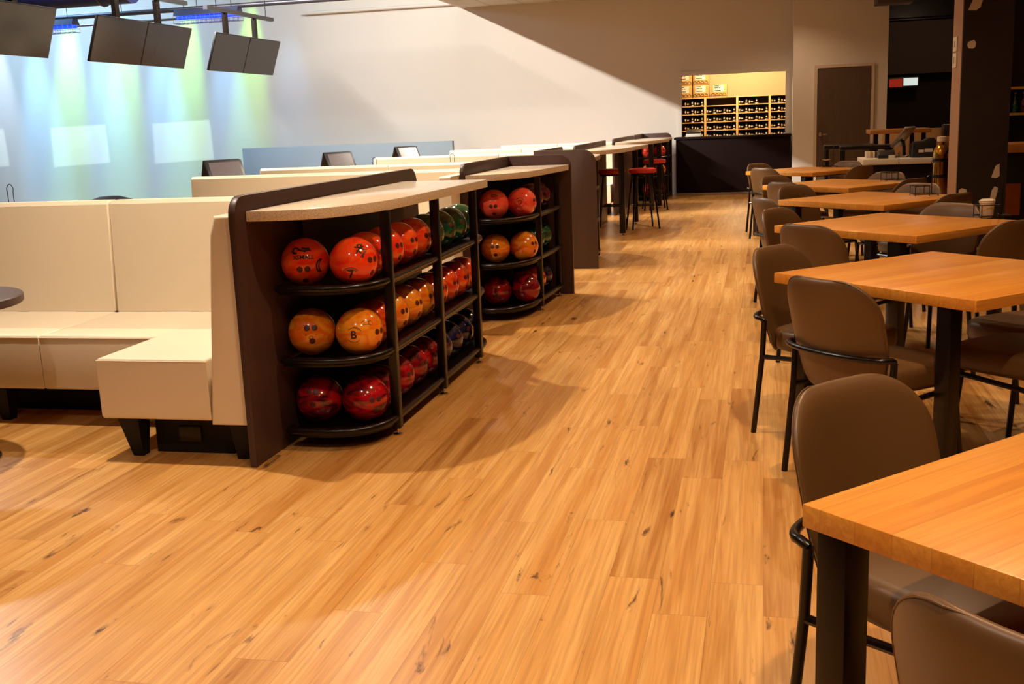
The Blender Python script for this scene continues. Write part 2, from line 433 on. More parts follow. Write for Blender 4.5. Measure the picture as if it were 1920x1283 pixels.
# door in the service wall
d = struct('door_1', box(B(), 0.90, 1.77, 19.56, 19.598, 0.01, 2.10, 0.003), 'door')
f = B(); box(f, 0.85, 0.898, 19.55, 19.598, 0, 2.15); box(f, 1.772, 1.82, 19.55, 19.598, 0, 2.15); box(f, 0.898, 1.772, 19.55, 19.598, 2.102, 2.15)
struct('door_frame', f, 'frame', d)
k = B(); lathe(k, [(0.034, 0), (0.034, 0.008), (0.012, 0.012), (0.012, 0.04), (0.028, 0.05), (0.03, 0.065), (0.02, 0.08), (0, 0.083)], seg=20)
bmesh.ops.rotate(k, verts=k.verts, matrix=Matrix.Rotation(PI/2, 3, 'X')); bmesh.ops.translate(k, verts=k.verts, vec=(0.965, 19.56, 1.0))
box(k, 0.995, 1.075, 19.50, 19.515, 0.99, 1.01, 0.004)
obj('door_handle', k, 'steel', d)
h = B(); box(h, 1.765, 1.777, 19.545, 19.56, 1.75, 1.86); box(h, 1.765, 1.777, 19.545, 19.56, 0.2, 0.31)
obj('hinge', h, 'steel', d)
# structural pillar by the tables
p = struct('pillar', box(B(), 1.88, 2.335, 11.60, 12.12, 0, 3.52), 'pillar')
pb = obj('cladding_board', box(B(), 1.885, 2.34, 11.575, 11.599, 0, 3.52), 'pillar_dark', p)
def blob(cx, cz, pts, name, label):
    bm = prism(B(), [(x, z) for x, z in pts], 'y', 11.568, 11.5745)
    o = obj(name, bm, 'patch', None, False); tag(o, label, 'wall patch', 'bare patches on the dark pillar')
blob(0, 0, [(1.92, 2.29), (1.95, 2.36), (1.97, 2.42), (2.06, 2.42), (2.05, 2.38), (2.03, 2.31), (1.99, 2.285)], 'bare_patch', 'pale torn patch at the very top of the dark pillar')
blob(0, 0, [(1.925, 1.965), (1.935, 1.995), (1.985, 2.012), (2.005, 1.985), (2.0, 1.945), (1.98, 1.93), (1.94, 1.935)], 'bare_patch', 'small rounded pale patch high on the dark pillar')
blob(0, 0, [(1.90, 0.49), (1.905, 0.57), (1.93, 0.59), (1.975, 0.575), (1.98, 0.50)], 'bare_patch', 'pale patch low on left edge of the dark pillar')
blob(0, 0, [(2.20, 0.69), (2.235, 0.80), (2.27, 0.82), (2.275, 0.70), (2.24, 0.68)], 'bare_patch', 'pale triangular patch low on right side of the dark pillar')
blob(0, 0, [(2.195, 0.46), (2.21, 0.56), (2.235, 0.60), (2.265, 0.585), (2.26, 0.53), (2.24, 0.45)], 'bare_patch', 'pale long patch at lower right of pillar, below the triangular one')
for z0, z1, nm in ((1.925, 2.07, 'upper'), (1.77, 1.91, 'lower')):
    t = thing('wall_plate', 'white %s switch plate on the lit side of the pillar' % nm, 'wall plate', (1.88, 11.93, (z0+z1)/2), 0, 'switch plates on the pillar')
    hh = (z1-z0)/2
    obj('plate', box(B(), -0.012, -0.001, -0.10, 0.10, -hh, hh, 0.003), 'white', t)
    obj('toggle', box(B(), -0.022, -0.012, -0.012, 0.012, -0.03, 0.03, 0.002), 'white', t)

# ================================================================ SERVICE DESK AND SHOES
t = thing('service_desk', 'long dark service desk in front of the shoe hatch', 'desk', (-0.5, 19.9, 0))
obj('body', box(B(), -1.0, 0.97, -0.2, 0.27, 0.06, 0.99, 0.004), 'desk', t)
obj('worktop', box(B(), -1.03, 0.985, -0.23, 0.28, 0.99, 1.03, 0.004), 'desk', t)
obj('toe_strip', box(B(), -1.0, 0.97, -0.205, 0.26, 0.0, 0.05), 'steel', t)
t = thing('ticket_printer', 'small black and white ticket printer at left end of service desk', 'printer', (-1.20, 19.95, 1.0305))
obj('tray', box(B(), -0.13, 0.13, -0.10, 0.10, 0, 0.055, 0.006), 'white', t)
lid = prism(B(), [(-0.10, 0.056), (0.10, 0.056), (0.10, 0.10), (0.02, 0.13), (-0.10, 0.08)], 'x', -0.125, 0.125, 0.006)
obj('lid', lid, 'bezel', t)
# cubby shelf
SX = [-2.33, -1.715, -1.10, -0.485, 0.13, 0.745]; SY0, SY1 = 22.0, 22.32
t = thing('shoe_cubby', 'maple shoe cubby shelving seen through the hatch', 'shelving', (0, 22.0, 0))
for x in SX: obj('divider', box(B(), x-0.02, x+0.02, 0, 0.32, 0, 1.74, 0.002), 'shelf_wood', t)
ZR = [1.565-0.157*i for i in range(5)]
for z in [1.722] + ZR + [0.78, 0.40, 0.02]:
    obj('shelf', box(B(), SX[0]+0.02, SX[-1]-0.02, 0.004, 0.32, z, z+0.016), 'shelf_wood', t)
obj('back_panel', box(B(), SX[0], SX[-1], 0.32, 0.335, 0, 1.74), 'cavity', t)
# one shoe, heel towards the room (-y)
def make_shoe():
    t = thing('bowling_shoe', 'x', 'shoe')
    def loops(prof, mat, nm):
        bm = B(); rings = []
        for z, sx, y0, y1 in prof:
            ring = []
            for k in range(20):
                a = 2*PI*k/20; c, s = math.cos(a), math.sin(a)
                y = (y0+y1)/2 + (y1-y0)/2*s
                ring.append(bm.verts.new((sx*math.copysign(abs(c)**0.7, c)*(0.86+0.14*s), y, z)))
            rings.append(ring)
        for A, Bq in zip(rings, rings[1:]):
            for k in range(20): bm.faces.new((A[k], A[(k+1) % 20], Bq[(k+1) % 20], Bq[k]))
        bm.faces.new(rings[0][::-1]); bm.faces.new(rings[-1])
        return obj(nm, bm, mat, t)
    loops([(0, 0.038, 0, 0.26), (0.008, 0.040, -0.004, 0.264), (0.020, 0.039, -0.002, 0.262)], 'sole', 'sole')
    loops([(0.0205, 0.037, 0.002, 0.255), (0.045, 0.037, 0.0, 0.245), (0.065, 0.033, 0.004, 0.17), (0.095, 0.027, 0.010, 0.105), (0.10, 0.020, 0.02, 0.09)], 'shoe', 'upper')
    lab = B(); bmesh.ops.create_circle(lab, cap_ends=True, radius=0.014, segments=14)
    bmesh.ops.rotate(lab, verts=lab.verts, matrix=Matrix.Rotation(PI/2, 3, 'X')); bmesh.ops.translate(lab, verts=lab.verts, vec=(0, -0.0035, 0.06))
    obj('size_disc', lab, 'sole', t)
    return t
shoe = Kind(make_shoe())
BAY = {1: 'left', 2: 'centre-left', 3: 'centre-right', 4: 'right'}
ROW = ['top', 'second', 'third', 'fourth', 'bottom']
for ri, z in enumerate(ZR):
    for bay in (1, 2, 3, 4):
        x0 = SX[bay] + 0.027
        for pi in range(3):
            if bay == 2 and ri == 0: continue
            if bay == 3 and ri == 0 and pi == 2: continue
            xx = x0 + pi*0.190
            if xx < -1.52 or xx > 0.36: continue
            pn = ('left', 'middle', 'right')[pi]
            jit = random.uniform(-0.001, 0.002)
            o = shoe((xx+0.004, 22.03, z+0.058), 0, 'black bowling shoe lying on its side, %s pair, %s row, %s bay of cubby' % (pn, ROW[ri], BAY[bay]), 'shoes in the cubby')
            o.rotation_euler = (0, PI/2, random.uniform(-0.015, 0.015))
            shoe((xx+0.148+jit, 22.03, z+0.0165), random.uniform(-0.02, 0.02), 'black bowling shoe standing upright, %s pair, %s row, %s bay of cubby' % (pn, ROW[ri], BAY[bay]), 'shoes in the cubby')
# cartons on top of the cubby
def make_carton():
    t = thing('carton', 'x', 'box')
    obj('body', box(B(), -0.15, 0.15, 0, 0.30, 0, 0.24, 0.003), 'card', t)
    lb = obj('paper_label', box(B(), -0.11, 0.09, -0.003, -0.001, 0.095, 0.225), 'white', t)
    tx = B()
    for x0, x1, z in ((-0.09, -0.02, 0.165), (-0.01, 0.02, 0.165), (-0.09, 0.03, 0.115), (-0.09, 0.0, 0.20)): box(tx, x0, x1, -0.005, -0.0035, z, z+0.014)
    obj('print', tx, 'ink', lb)
    wv = B()
    for i in range(4):
        cx = -0.115 + i*0.072
        tube(wv, [(cx+0.027*math.cos(a), -0.004, 0.035+0.035*math.sin(a)) for a in [PI*q/8 for q in range(9)]], 0.005, 6)
    box(wv, -0.148, 0.148, -0.004, -0.001, 0.018, 0.026); obj('wave_band', wv, 'ink', t)
    return t
carton = Kind(make_carton())
for x, z, lab in ((-1.50, 1.74, 'cardboard carton with white label at left end of cubby top'), (-1.18, 1.74, 'middle labelled cardboard carton on top of the shoe cubby'),
                  (-0.83, 1.74, 'rightmost labelled cardboard carton on top of the shoe cubby, nothing above it'),
                  (-1.50, 1.985, 'upper left cardboard carton, its top cut off by the hatch'), (-1.18, 1.985, 'upper cardboard carton stacked above the middle carton')):
    carton((x, 22.02, z), 0, lab, 'cartons on the shoe cubby')

# ================================================================ BOWLING BALLS
RB = 0.108
def on_sphere(d, pts, r=RB*1.004):
    d = Vector(d).normalized(); rt_ = Vector((0, 0, 1)).cross(d); rt_.normalize(); up_ = d.cross(rt_)
    return [((d*RB + rt_*a + up_*b_).normalized())*r for a, b_ in pts]
def ball_mesh():
    bm = B(); bmesh.ops.create_uvsphere(bm, u_segments=40, v_segments=24, radius=RB); return bm
BALLMESH = {}
def hole_mesh(d):
    bm = B(); d = Vector(d).normalized()
    q = d.to_track_quat('Z', 'Y').to_matrix()
    rings = []
    for r, h in ((0.0138, RB*0.9930), (0.0130, RB*0.9965), (0.0070, RB*1.0035)):
        rings.append([bm.verts.new(q @ Vector((r*math.cos(2*PI*k/18), r*math.sin(2*PI*k/18), h))) for k in range(18)])
    c = bm.verts.new(q @ Vector((0, 0, RB*1.0050)))
    for A, C in zip(rings, rings[1:]):
        for k in range(18): bm.faces.new((A[k], A[(k+1) % 18], C[(k+1) % 18], C[k]))
    for k in range(18): bm.faces.new((rings[-1][k], rings[-1][(k+1) % 18], c))
    return bm
HOLE_CACHE = {}
def ball(x, y, z, mat, label, group, face=None, rot=0.0, holes=True):
    """face: direction the finger holes look at, world frame"""
    t = thing('bowling_ball', label, 'bowling ball', (x, y, z), 0, group)
    if mat not in BALLMESH:
        o = obj('shell', ball_mesh(), mat, t); BALLMESH[mat] = o.data
    else:
        o = bpy.data.objects.new('shell', BALLMESH[mat]); COL.objects.link(o); o.parent = t
    if holes:
        a = face if face else (random.uniform(0.2, 1), random.uniform(-1, -0.2), random.uniform(-0.3, 0.5))
        ds = on_sphere(a, [(-0.017, 0.012), (0.017, 0.012), (0.004, -0.052)], 1.0)
        for dd in ds:
            key = tuple(round(c, 2) for c in dd)
            if key not in HOLE_CACHE:
                ho = obj('finger_hole', hole_mesh(dd), 'hole', t); HOLE_CACHE[key] = ho.data
            else:
                ho = bpy.data.objects.new('finger_hole', HOLE_CACHE[key]); COL.objects.link(ho); ho.parent = t
    return t
def ball_text(t, text, d, size, roll=0.0, mat='ink', name='lettering'):
    cu = bpy.data.curves.new('txt', 'FONT'); cu.body = text; cu.size = size; cu.align_x = 'CENTER'; cu.align_y = 'CENTER'; cu.resolution_u = 3; cu.offset = size*0.02
    to = bpy.data.objects.new('txt', cu); COL.objects.link(to)
    dg = bpy.context.evaluated_depsgraph_get(); me = bpy.data.meshes.new_from_object(to.evaluated_get(dg))
    bpy.data.objects.remove(to); bpy.data.curves.remove(cu)
    bm = B(); bm.from_mesh(me); bpy.data.meshes.remove(me)
    bmesh.ops.subdivide_edges(bm, edges=[e for e in bm.edges if e.calc_length() > size*0.2], cuts=2)
    bmesh.ops.triangulate(bm, faces=bm.faces[:])
    c, s = math.cos(roll), math.sin(roll)
    ps = on_sphere(d, [(v.co.x*c - v.co.y*s, v.co.x*s + v.co.y*c) for v in bm.verts], RB*1.009)
    for v, p_ in zip(bm.verts, ps): v.co = p_
    return obj(name, bm, mat, t, False)
def ball_strokes(t, d, strokes, r=0.0011, mat='ink', name='emblem'):
    bm = B()
    for st in strokes: tube(bm, on_sphere(d, st, RB*1.001), r, 5)
    return obj(name, bm, mat, t)
def arc(cx, cy, r, a0, a1, n=12): return [(cx+r*math.cos(math.radians(a0+(a1-a0)*i/n)), cy+r*math.sin(math.radians(a0+(a1-a0)*i/n))) for i in range(n+1)]

SH = (0.72, 0.40, 0.08)    # shelf tops
def rack(origin, rails, posts, ztop, label, ends):
    """rails: list of XY polylines (world); posts: XY of uprights; ends: shelf outline polygon"""
    ox, oy = origin
    t = thing('ball_rack', label, 'ball rack', (ox, oy, 0))
    for x, y in posts:
        po = obj('post', box(B(), x-ox-0.021, x-ox+0.021, y-oy-0.021, y-oy+0.021, 0.035, ztop, 0.003), 'black', t)
        fb = B(); lathe(fb, [(0.0, 0.0), (0.022, 0.0), (0.022, 0.006), (0.006, 0.012), (0.006, 0.036), (0, 0.036)], (x-ox, y-oy, 0), 16)
        obj('levelling_foot', fb, 'chrome', po)
    for z in SH:
        obj('shelf', prism(B(), [(x-ox, y-oy) for x, y in ends], 'z', z-0.018, z), 'black', t)
        obj('rail', tube(B(), [(x-ox, y-oy, z+0.008) for x, y in rails], 0.017, 12), 'black', t)
    return t

def panel_outline(y0, y1, z1, rf, rb):
    """side partition in the YZ plane with rounded top corners"""
    p = [(y0, 0), (y1, 0)]
    p += [(y1-rb+rb*math.cos(a), z1-rb+rb*math.sin(a)) for a in [PI/2*i/8 for i in range(9)]]
    p += [(y0+rf-rf*math.sin(a), z1-rf+rf*math.cos(a)) for a in [PI/2*i/8 for i in range(9)]]
    return p
def bez(p0, p1, p2, n=12):
    return [((1-t)**2*p0[0]+2*t*(1-t)*p1[0]+t*t*p2[0], (1-t)**2*p0[1]+2*t*(1-t)*p1[1]+t*t*p2[1]) for t in [i/n for i in range(n+1)]]

# ---------------------------------------------------------------- unit 1, nearest ball rack
t = thing('partition_panel', 'dark laminate side partition with rounded top, nearest of the row', 'partition', (-2.11, 4.07, 0))
obj('board', prism(B(), panel_outline(0, 2.44, 1.15, 0.085, 0.10), 'x', -0.016, 0.016, 0.004), 'panel', t)
obj('back_brace', box(B(), 0.017, 0.036, 0.62, 2.1, 0.05, 1.02), 'panel', t)
def counter(origin, outline, z1, thick, label, holes=None):
    t = thing('countertop', label, 'countertop', (origin[0], origin[1], z1-thick))
    obj('slab', prism(B(), [(x-origin[0], y-origin[1]) for x, y in outline], 'z', 0, thick, 0.004), 'counter', t)
    return t
c1 = [(-2.09, 4.16), (-1.98, 4.16), (-1.87, 4.19)] + bez((-1.87, 4.19), (-1.66, 4.28), (-1.61, 4.75), 10)[1:] + [(-1.555, 6.16), (-2.09, 6.20)]
counter((-2.09, 4.2), c1, 1.085, 0.045, 'pale quartz countertop with curved front over the nearest ball rack')
r1 = [(-2.06, 4.38)] + bez((-2.06, 4.34), (-1.62, 4.26), (-1.643, 4.62), 12) + [(-1.645, 6.14)] + bez((-1.645, 6.14), (-1.62, 6.50), (-1.92, 6.50), 8)[1:] + [(-2.05, 6.47)]
rack((-1.64, 4.6), r1, [(-1.643, 4.61), (-1.643, 5.37), (-1.643, 6.13)], 1.039, 'black steel ball rack with three shelves, nearest on the left of the aisle', [(-2.06, 4.38)] + r1[1:-1] + [(-2.05, 6.47)])
YB = [4.645, 4.88, 5.115, 5.35, 5.585, 5.82, 6.055, 6.285]
lev = ('top', 'middle', 'bottom'); zc = [z+RB+0.001 for z in SH]
def row1(li, cols, words, first):
    for y, c, w_ in zip(YB, cols, words):
        i = YB.index(y)
        ball(-1.786, y+((0.066, 0.087, 0.120)[li])*(1-i*0.05), zc[li], c, '%s bowling ball, %s in aisle row of %s shelf, nearest rack' % (w_, ORD[i], lev[li]), 'bowling balls on the nearest rack', (0.95, -0.28, 0.05+0.1*random.random()))
row1(0, ['b_red']*4 + ['b_green']*4, ['red-orange']*4 + ['dark green']*4, 0)
row1(1, ['b_scarlet', 'b_orange', 'b_orange', 'b_orange', 'b_scarlet', 'b_scarlet', 'b_scarlet', 'b_scarlet'], ['reddish', 'amber', 'amber', 'amber', 'scarlet', 'scarlet', 'scarlet', 'scarlet'], 0)
row1(2, ['b_crimson']*4 + ['b_navy']*4, ['crimson']*4 + ['dark navy']*4, 0)
G1 = 'bowling balls on the nearest rack'
q = ball(-1.985, 4.485, zc[0], 'b_red', 'red-orange bowling ball with XSMALL lettering, left front of top shelf on nearest rack', G1, (0.30, -0.9, -0.30))
ball_text(q, 'XSMALL', (0.33, -0.9, 0.30), 0.027); 
ball_strokes(q, (0.26, -0.9, 0.66), [arc(-0.028, 0, 0.014, 0, 300), [(-0.014, 0.004), (0.012, -0.006), (0.034, 0.004), (0.04, -0.004)], [(0, 0.012), (0.02, 0.006), (0.034, 0.012)]], 0.0045)
ball_strokes(q, (0.96, -0.45, -0.1), [arc(0, 0, 0.03, 100, 250), arc(0.012, 0, 0.03, 110, 240)], 0.003)
q = ball(-1.757, 4.49, zc[0], 'b_red', 'red-orange bowling ball with a 7 under an arc, right front of top shelf', G1, (0.95, -0.32, 0.0))
ball_text(q, '7', (0.20, -0.95, -0.46), 0.054)
ball_strokes(q, (0.20, -0.95, -0.36), [arc(0, -0.016, 0.040, 30, 150), arc(0, -0.018, 0.034, 36, 144)], 0.0014)
ball_text(q, 'SMALL', (0.72, -0.62, 0.42), 0.018, 0.9)
ball_strokes(q, (0.55, -0.68, 0.62), [[(-0.02, -0.02), (0, 0), (0.018, 0.022)], [(-0.02, 0.012), (0.0, 0.004), (0.022, -0.004)], arc(0.004, 0.014, 0.009, 0, 330), [(-0.012, -0.004), (0.006, -0.022)], [(0.008, 0.004), (0.022, 0.012)]], 0.0035)
q = ball(-1.984, 4.50, zc[1], 'b_orange', 'amber bowling ball with triangle emblem, left front of middle shelf on nearest rack', G1, (0.34, -0.92, 0.22))
ball_strokes(q, (0.34, -0.92, -0.08), [[(-0.026, 0.014), (0.026, 0.014), (0, -0.026), (-0.026, 0.014)], arc(0, 0, 0.009, 0, 420, 16)], 0.0012)
q = ball(-1.760, 4.512, zc[1], 'b_orange', 'amber bowling ball with outlined B emblem, right front of middle shelf', G1, (0.97, -0.25, -0.05))
ball_text(q, 'B', (0.10, -0.95, 0.02), 0.05)
ball_strokes(q, (0.10, -0.95, 0.02), [arc(0, 0, 0.034, 40, 140), arc(0, 0, 0.034, 220, 320), arc(0.002, 0, 0.039, 30, 95)], 0.0011)
ball_strokes(q, (0.55, -0.7, 0.52), [[(-0.018, 0), (0, 0.012), (0.018, 0)], [(-0.014, -0.01), (0.014, -0.01)], arc(0.024, -0.004, 0.01, 0, 300)], 0.0012)
q = ball(-1.984, 4.53, zc[2], 'b_crimson', 'crimson and black bowling ball at left front of bottom shelf on nearest rack', G1, (0.05, -0.92, 0.42))
q = ball(-1.768, 4.55, zc[2], 'b_crimson', 'crimson swirled bowling ball at right front of bottom shelf, holes facing the aisle', G1, (0.75, -0.75, 0.02))

# ---------------------------------------------------------------- unit 2, second rack
t = thing('partition_panel', 'dark laminate corner partition wrapping the second ball rack', 'partition', (-2.03, 7.32, 0))
obj('board', prism(B(), panel_outline(0, 1.43, 1.135, 0.07, 0.004), 'x', -0.016, 0.016, 0.004), 'panel', t)
ew = prism(B(), [(0.017, 0), (0.525, 0)] + [(0.525-0.09+0.09*math.cos(a), 1.135-0.09+0.09*math.sin(a)) for a in [PI/2*i/8 for i in range(9)]] + [(0.017, 1.135)], 'y', 1.398, 1.43, 0.003)
obj('end_board', ew, 'panel', t)
c2 = [(-2.01, 7.34), (-1.90, 7.36)] + bez((-1.90, 7.36), (-1.66, 7.42), (-1.60, 7.95), 10)[1:] + [(-1.52, 8.71), (-2.01, 8.71)]
counter((-2.0, 7.36), c2, 1.055, 0.045, 'pale quartz countertop with curved front over the second ball rack')
r2_ = [(-1.99, 7.50)] + bez((-1.99, 7.46), (-1.63, 7.35), (-1.625, 7.90), 12) + [(-1.59, 8.62)]
rack((-1.6, 7.9), r2_, [(-1.625, 7.94), (-1.605, 8.60)], 0.998, 'black steel ball rack with three shelves, second along the aisle', [(-1.99, 7.50)] + r2_[1:] + [(-1.99, 8.65)])
G2 = 'bowling balls on the second rack'
YB2 = [8.03, 8.265, 8.50]
for li, cols, wd in ((0, ['b_coral', 'b_plum', 'b_plum'], ['coral', 'plum', 'plum']), (1, ['b_green']*3, ['green']*3), (2, ['b_scarlet', 'b_scarlet', 'b_navy'], ['scarlet', 'scarlet', 'black'])):
    for i, y in enumerate(YB2):
        if li == 0 and i == 0: continue
        ball(-1.768+0.012*i, y+0.01, zc[li], cols[i], '%s bowling ball, %s in aisle row of %s shelf, second rack' % (wd[i], ORD[i], lev[li]), G2, (0.9, -0.4, 0.1))
q = ball(-1.885, 7.63, zc[0], 'b_coral', 'coral red bowling ball with dark smudge, left on top shelf of second rack', G2, (0.18, -0.95, -0.15))
ball_strokes(q, (0.2, -0.85, 0.55), [arc(0, -0.03, 0.05, 50, 115), arc(0, -0.045, 0.05, 70, 110)], 0.003)
q = ball(-1.708, 7.765, zc[0], 'b_coral', 'coral red bowling ball with swirl emblem, right on top shelf of second rack', G2, (0.98, -0.2, 0.05))
ball_strokes(q, (0.1, -0.97, 0.08), [arc(0, 0, 0.034, 30, 150), arc(0, 0, 0.034, 200, 330), arc(0, 0.004, 0.012, -90, 200), [(0, -0.008), (0.004, -0.02)], arc(0, -0.05, 0.03, 200, 330)], 0.0018)
ball(-1.895, 7.66, zc[1], 'b_orange', 'amber bowling ball facing the aisle end, left on middle shelf of second rack', G2, (0.20, -0.95, 0.10))
ball(-1.71, 7.79, zc[1], 'b_orange', 'amber bowling ball with holes at its right, right on middle shelf of second rack', G2, (0.85, -0.5, 0.12))
ball(-1.905, 7.70, zc[2], 'b_crimson', 'dark crimson bowling ball, left on bottom shelf of second rack', G2, (0.15, -0.95, -0.35))
ball(-1.712, 7.805, zc[2], 'b_crimson', 'crimson swirled bowling ball, right on bottom shelf of second rack', G2, (0.98, -0.1, 0.3))

# ---------------------------------------------------------------- unit 3, panel with a rack behind it
t = thing('partition_panel', 'brown end partition with rounded top corner, lit face towards the camera', 'partition', (-2.09, 10.23, 0))
ew = prism(B(), [(-0.03, 0), (0.565, 0)] + [(0.565-0.13+0.13*math.cos(a), 1.13-0.13+0.13*math.sin(a)) for a in [PI/2*i/8 for i in range(9)]] + [(-0.03, 1.13)], 'y', 0, 0.035, 0.003)
obj('end_board', ew, 'panel_edge', t)
obj('board', prism(B(), panel_outline(0.036, 1.42, 1.13, 0.002, 0.05), 'x', -0.03, 0.002, 0.003), 'panel', t)
c3 = [(-2.08, 10.275), (-1.56, 10.275), (-1.60, 11.05)] + bez((-1.60, 11.05), (-1.66, 11.5), (-2.08, 11.62), 8)[1:]
counter((-2.08, 10.3), c3, 1.05, 0.045, 'pale quartz countertop behind the brown end partition')
r3 = [(-1.585, 10.31), (-1.625, 11.0)] + bez((-1.625, 11.0), (-1.68, 11.45), (-2.05, 11.5), 8)[1:]
rack((-1.6, 10.4), r3, [(-1.605, 10.40), (-1.64, 11.0)], 0.998, 'black steel ball rack mostly hidden behind the brown end partition', r3 + [(-2.05, 10.31)])
for li, c in ((0, 'b_plum'), (1, 'b_navy'), (2, 'b_plum')):
    ball(-1.68, 10.52, zc[li], c, 'dark bowling ball peeking past the brown end partition, %s shelf' % lev[li], 'bowling balls behind the brown partition', (0.9, -0.3, 0.2))

# ---------------------------------------------------------------- bar tables further down the aisle
def bar_table(origin, outline, posts, z1, label):
    ox, oy = origin
    t = thing('bar_table', label, 'bar table', (ox, oy, 0))
    obj('tabletop', prism(B(), [(x-ox, y-oy) for x, y in outline], 'z', z1-0.05, z1, 0.004), 'counter', t)
    for x, y in posts:
        po = obj('post', box(B(), x-ox-0.035, x-ox+0.035, y-oy-0.035, y-oy+0.035, 0.03, z1-0.051, 0.004), 'black', t)
        fb = B(); lathe(fb, [(0, 0), (0.025, 0), (0.025, 0.006), (0.008, 0.012), (0.008, 0.031), (0, 0.031)], (x-ox, y-oy, 0), 16)
        obj('levelling_foot', fb, 'chrome', po)
    return t
o1 = [(-2.09, 12.40), (-1.95, 12.42)] + bez((-1.95, 12.42), (-1.70, 12.6), (-1.62, 13.2), 8)[1:] + [(-1.50, 14.85), (-2.09, 14.9)]
bar_table((-1.9, 13.5), o1, [(-1.655, 13.2), (-1.655, 14.63)], 1.05, 'pale-topped bar table on black posts, nearer of two beside red stools')
o2 = [(-2.09, 15.95), (-1.95, 15.97)] + bez((-1.95, 15.97), (-1.66, 16.1), (-1.58, 16.5), 8)[1:] + [(-1.45, 17.75), (-2.09, 17.8)]
bar_table((-1.9, 16.8), o2, [(-1.615, 16.42), (-1.575, 17.25)], 1.06, 'pale-topped bar table on black posts, farther of two, next to the far rack')
for y0, y1, lab in ((12.55, 15.1, 'dark laminate partition behind the nearer bar table'), (15.95, 18.5, 'dark laminate partition behind the farther bar table')):
    t = thing('partition_panel', lab, 'partition', (-2.12, y0, 0))
    obj('board', prism(B(), panel_outline(0, y1-y0, 1.115, 0.06, 0.03), 'x', -0.016, 0.016, 0.003), 'panel', t)
t = thing('partition_panel', 'low dark brown end board just past the second partition, beside the stools', 'partition', (-2.06, 13.0, 0))
obj('board', box(B(), -0.03, 0.13, -0.02, 0.02, 0, 0.99, 0.004), 'panel_edge', t)
# stools
def make_stool():
    t = thing('bar_stool', 'x', 'stool')
    sb = B(); lathe(sb, [(0.150, 0.705), (0.172, 0.712), (0.178, 0.735), (0.172, 0.757), (0.150, 0.768), (0, 0.772)], seg=32); obj('seat', sb, 'red_seat', t)
    rb = B(); lathe(rb, [(0.155, 0.685), (0.155, 0.7045)], seg=32); obj('seat_plate', rb, 'black', t)
    for sx in (-1, 1):
        for sy in (-1, 1):
            obj('leg', tube(B(), [(sx*0.105, sy*0.105, 0.684), (sx*0.13, sy*0.13, 0.45), (sx*0.175, sy*0.175, 0.0)], 0.012, 8), 'black', t)
    obj('footrest', tube(B(), [(0.148*math.cos(a)*1.16, 0.148*math.sin(a)*1.16, 0.30) for a in [PI/4+PI/2*i for i in range(4)]], 0.009, 8, True), 'black', t)
    return t
stool = Kind(make_stool())
stool((-1.89, 14.05, 0), 0.1, 'red-topped black bar stool, left under the nearer bar table', 'red bar stools')
stool((-1.50, 14.05, 0), 0.35, 'red-topped black bar stool, right of the pair at the nearer bar table', 'red bar stools')
stool((-1.62, 16.95, 0), 0.2, 'red-topped black bar stool at the farther bar table', 'red bar stools')

# ---------------------------------------------------------------- unit 4, rack by the service desk
t = thing('partition_panel', 'dark laminate partition of the far rack, touching the service desk', 'partition', (-2.1, 18.6, 0))
obj('board', prism(B(), panel_outline(0, 1.15, 1.12, 0.03, 0.004), 'x', -0.016, 0.016, 0.003), 'panel', t)
ew = prism(B(), [(0.017, 0), (0.53, 0)] + [(0.53-0.10+0.10*math.cos(a), 1.12-0.10+0.10*math.sin(a)) for a in [PI/2*i/8 for i in range(9)]] + [(0.017, 1.12)], 'y', 1.115, 1.15, 0.003)
obj('end_board', ew, 'panel', t)
c4 = [(-2.08, 18.55), (-1.90, 18.56)] + bez((-1.90, 18.56), (-1.68, 18.62), (-1.60, 18.95), 8)[1:] + [(-1.56, 19.71), (-2.08, 19.71)]
counter((-2.08, 18.6), c4, 1.045, 0.045, 'pale quartz countertop over the far rack by the service desk')
r4 = [(-2.05, 18.66)] + bez((-2.05, 18.60), (-1.64, 18.55), (-1.60, 19.0), 10) + [(-1.59, 19.62)]
rack((-1.62, 19.0), r4, [(-1.595, 19.05), (-1.59, 19.6)], 0.998, 'black steel ball rack with three shelves at far end, beside the service desk', [(-2.05, 18.66)] + r4[1:] + [(-2.05, 19.65)])
G4 = 'bowling balls on the far rack'
for li, c, wd in ((0, 'b_coral', 'coral'), (1, 'b_orange', 'amber'), (2, 'b_crimson', 'crimson')):
    ball(-1.905, 18.78, zc[li], c, '%s bowling ball, left on %s shelf of the far rack' % (wd, lev[li]), G4, (0.2, -0.9, 0.0))
    ball(-1.72, 18.93, zc[li], c, '%s bowling ball, right on %s shelf of the far rack' % (wd, lev[li]), G4, (0.7, -0.6, 0.1))

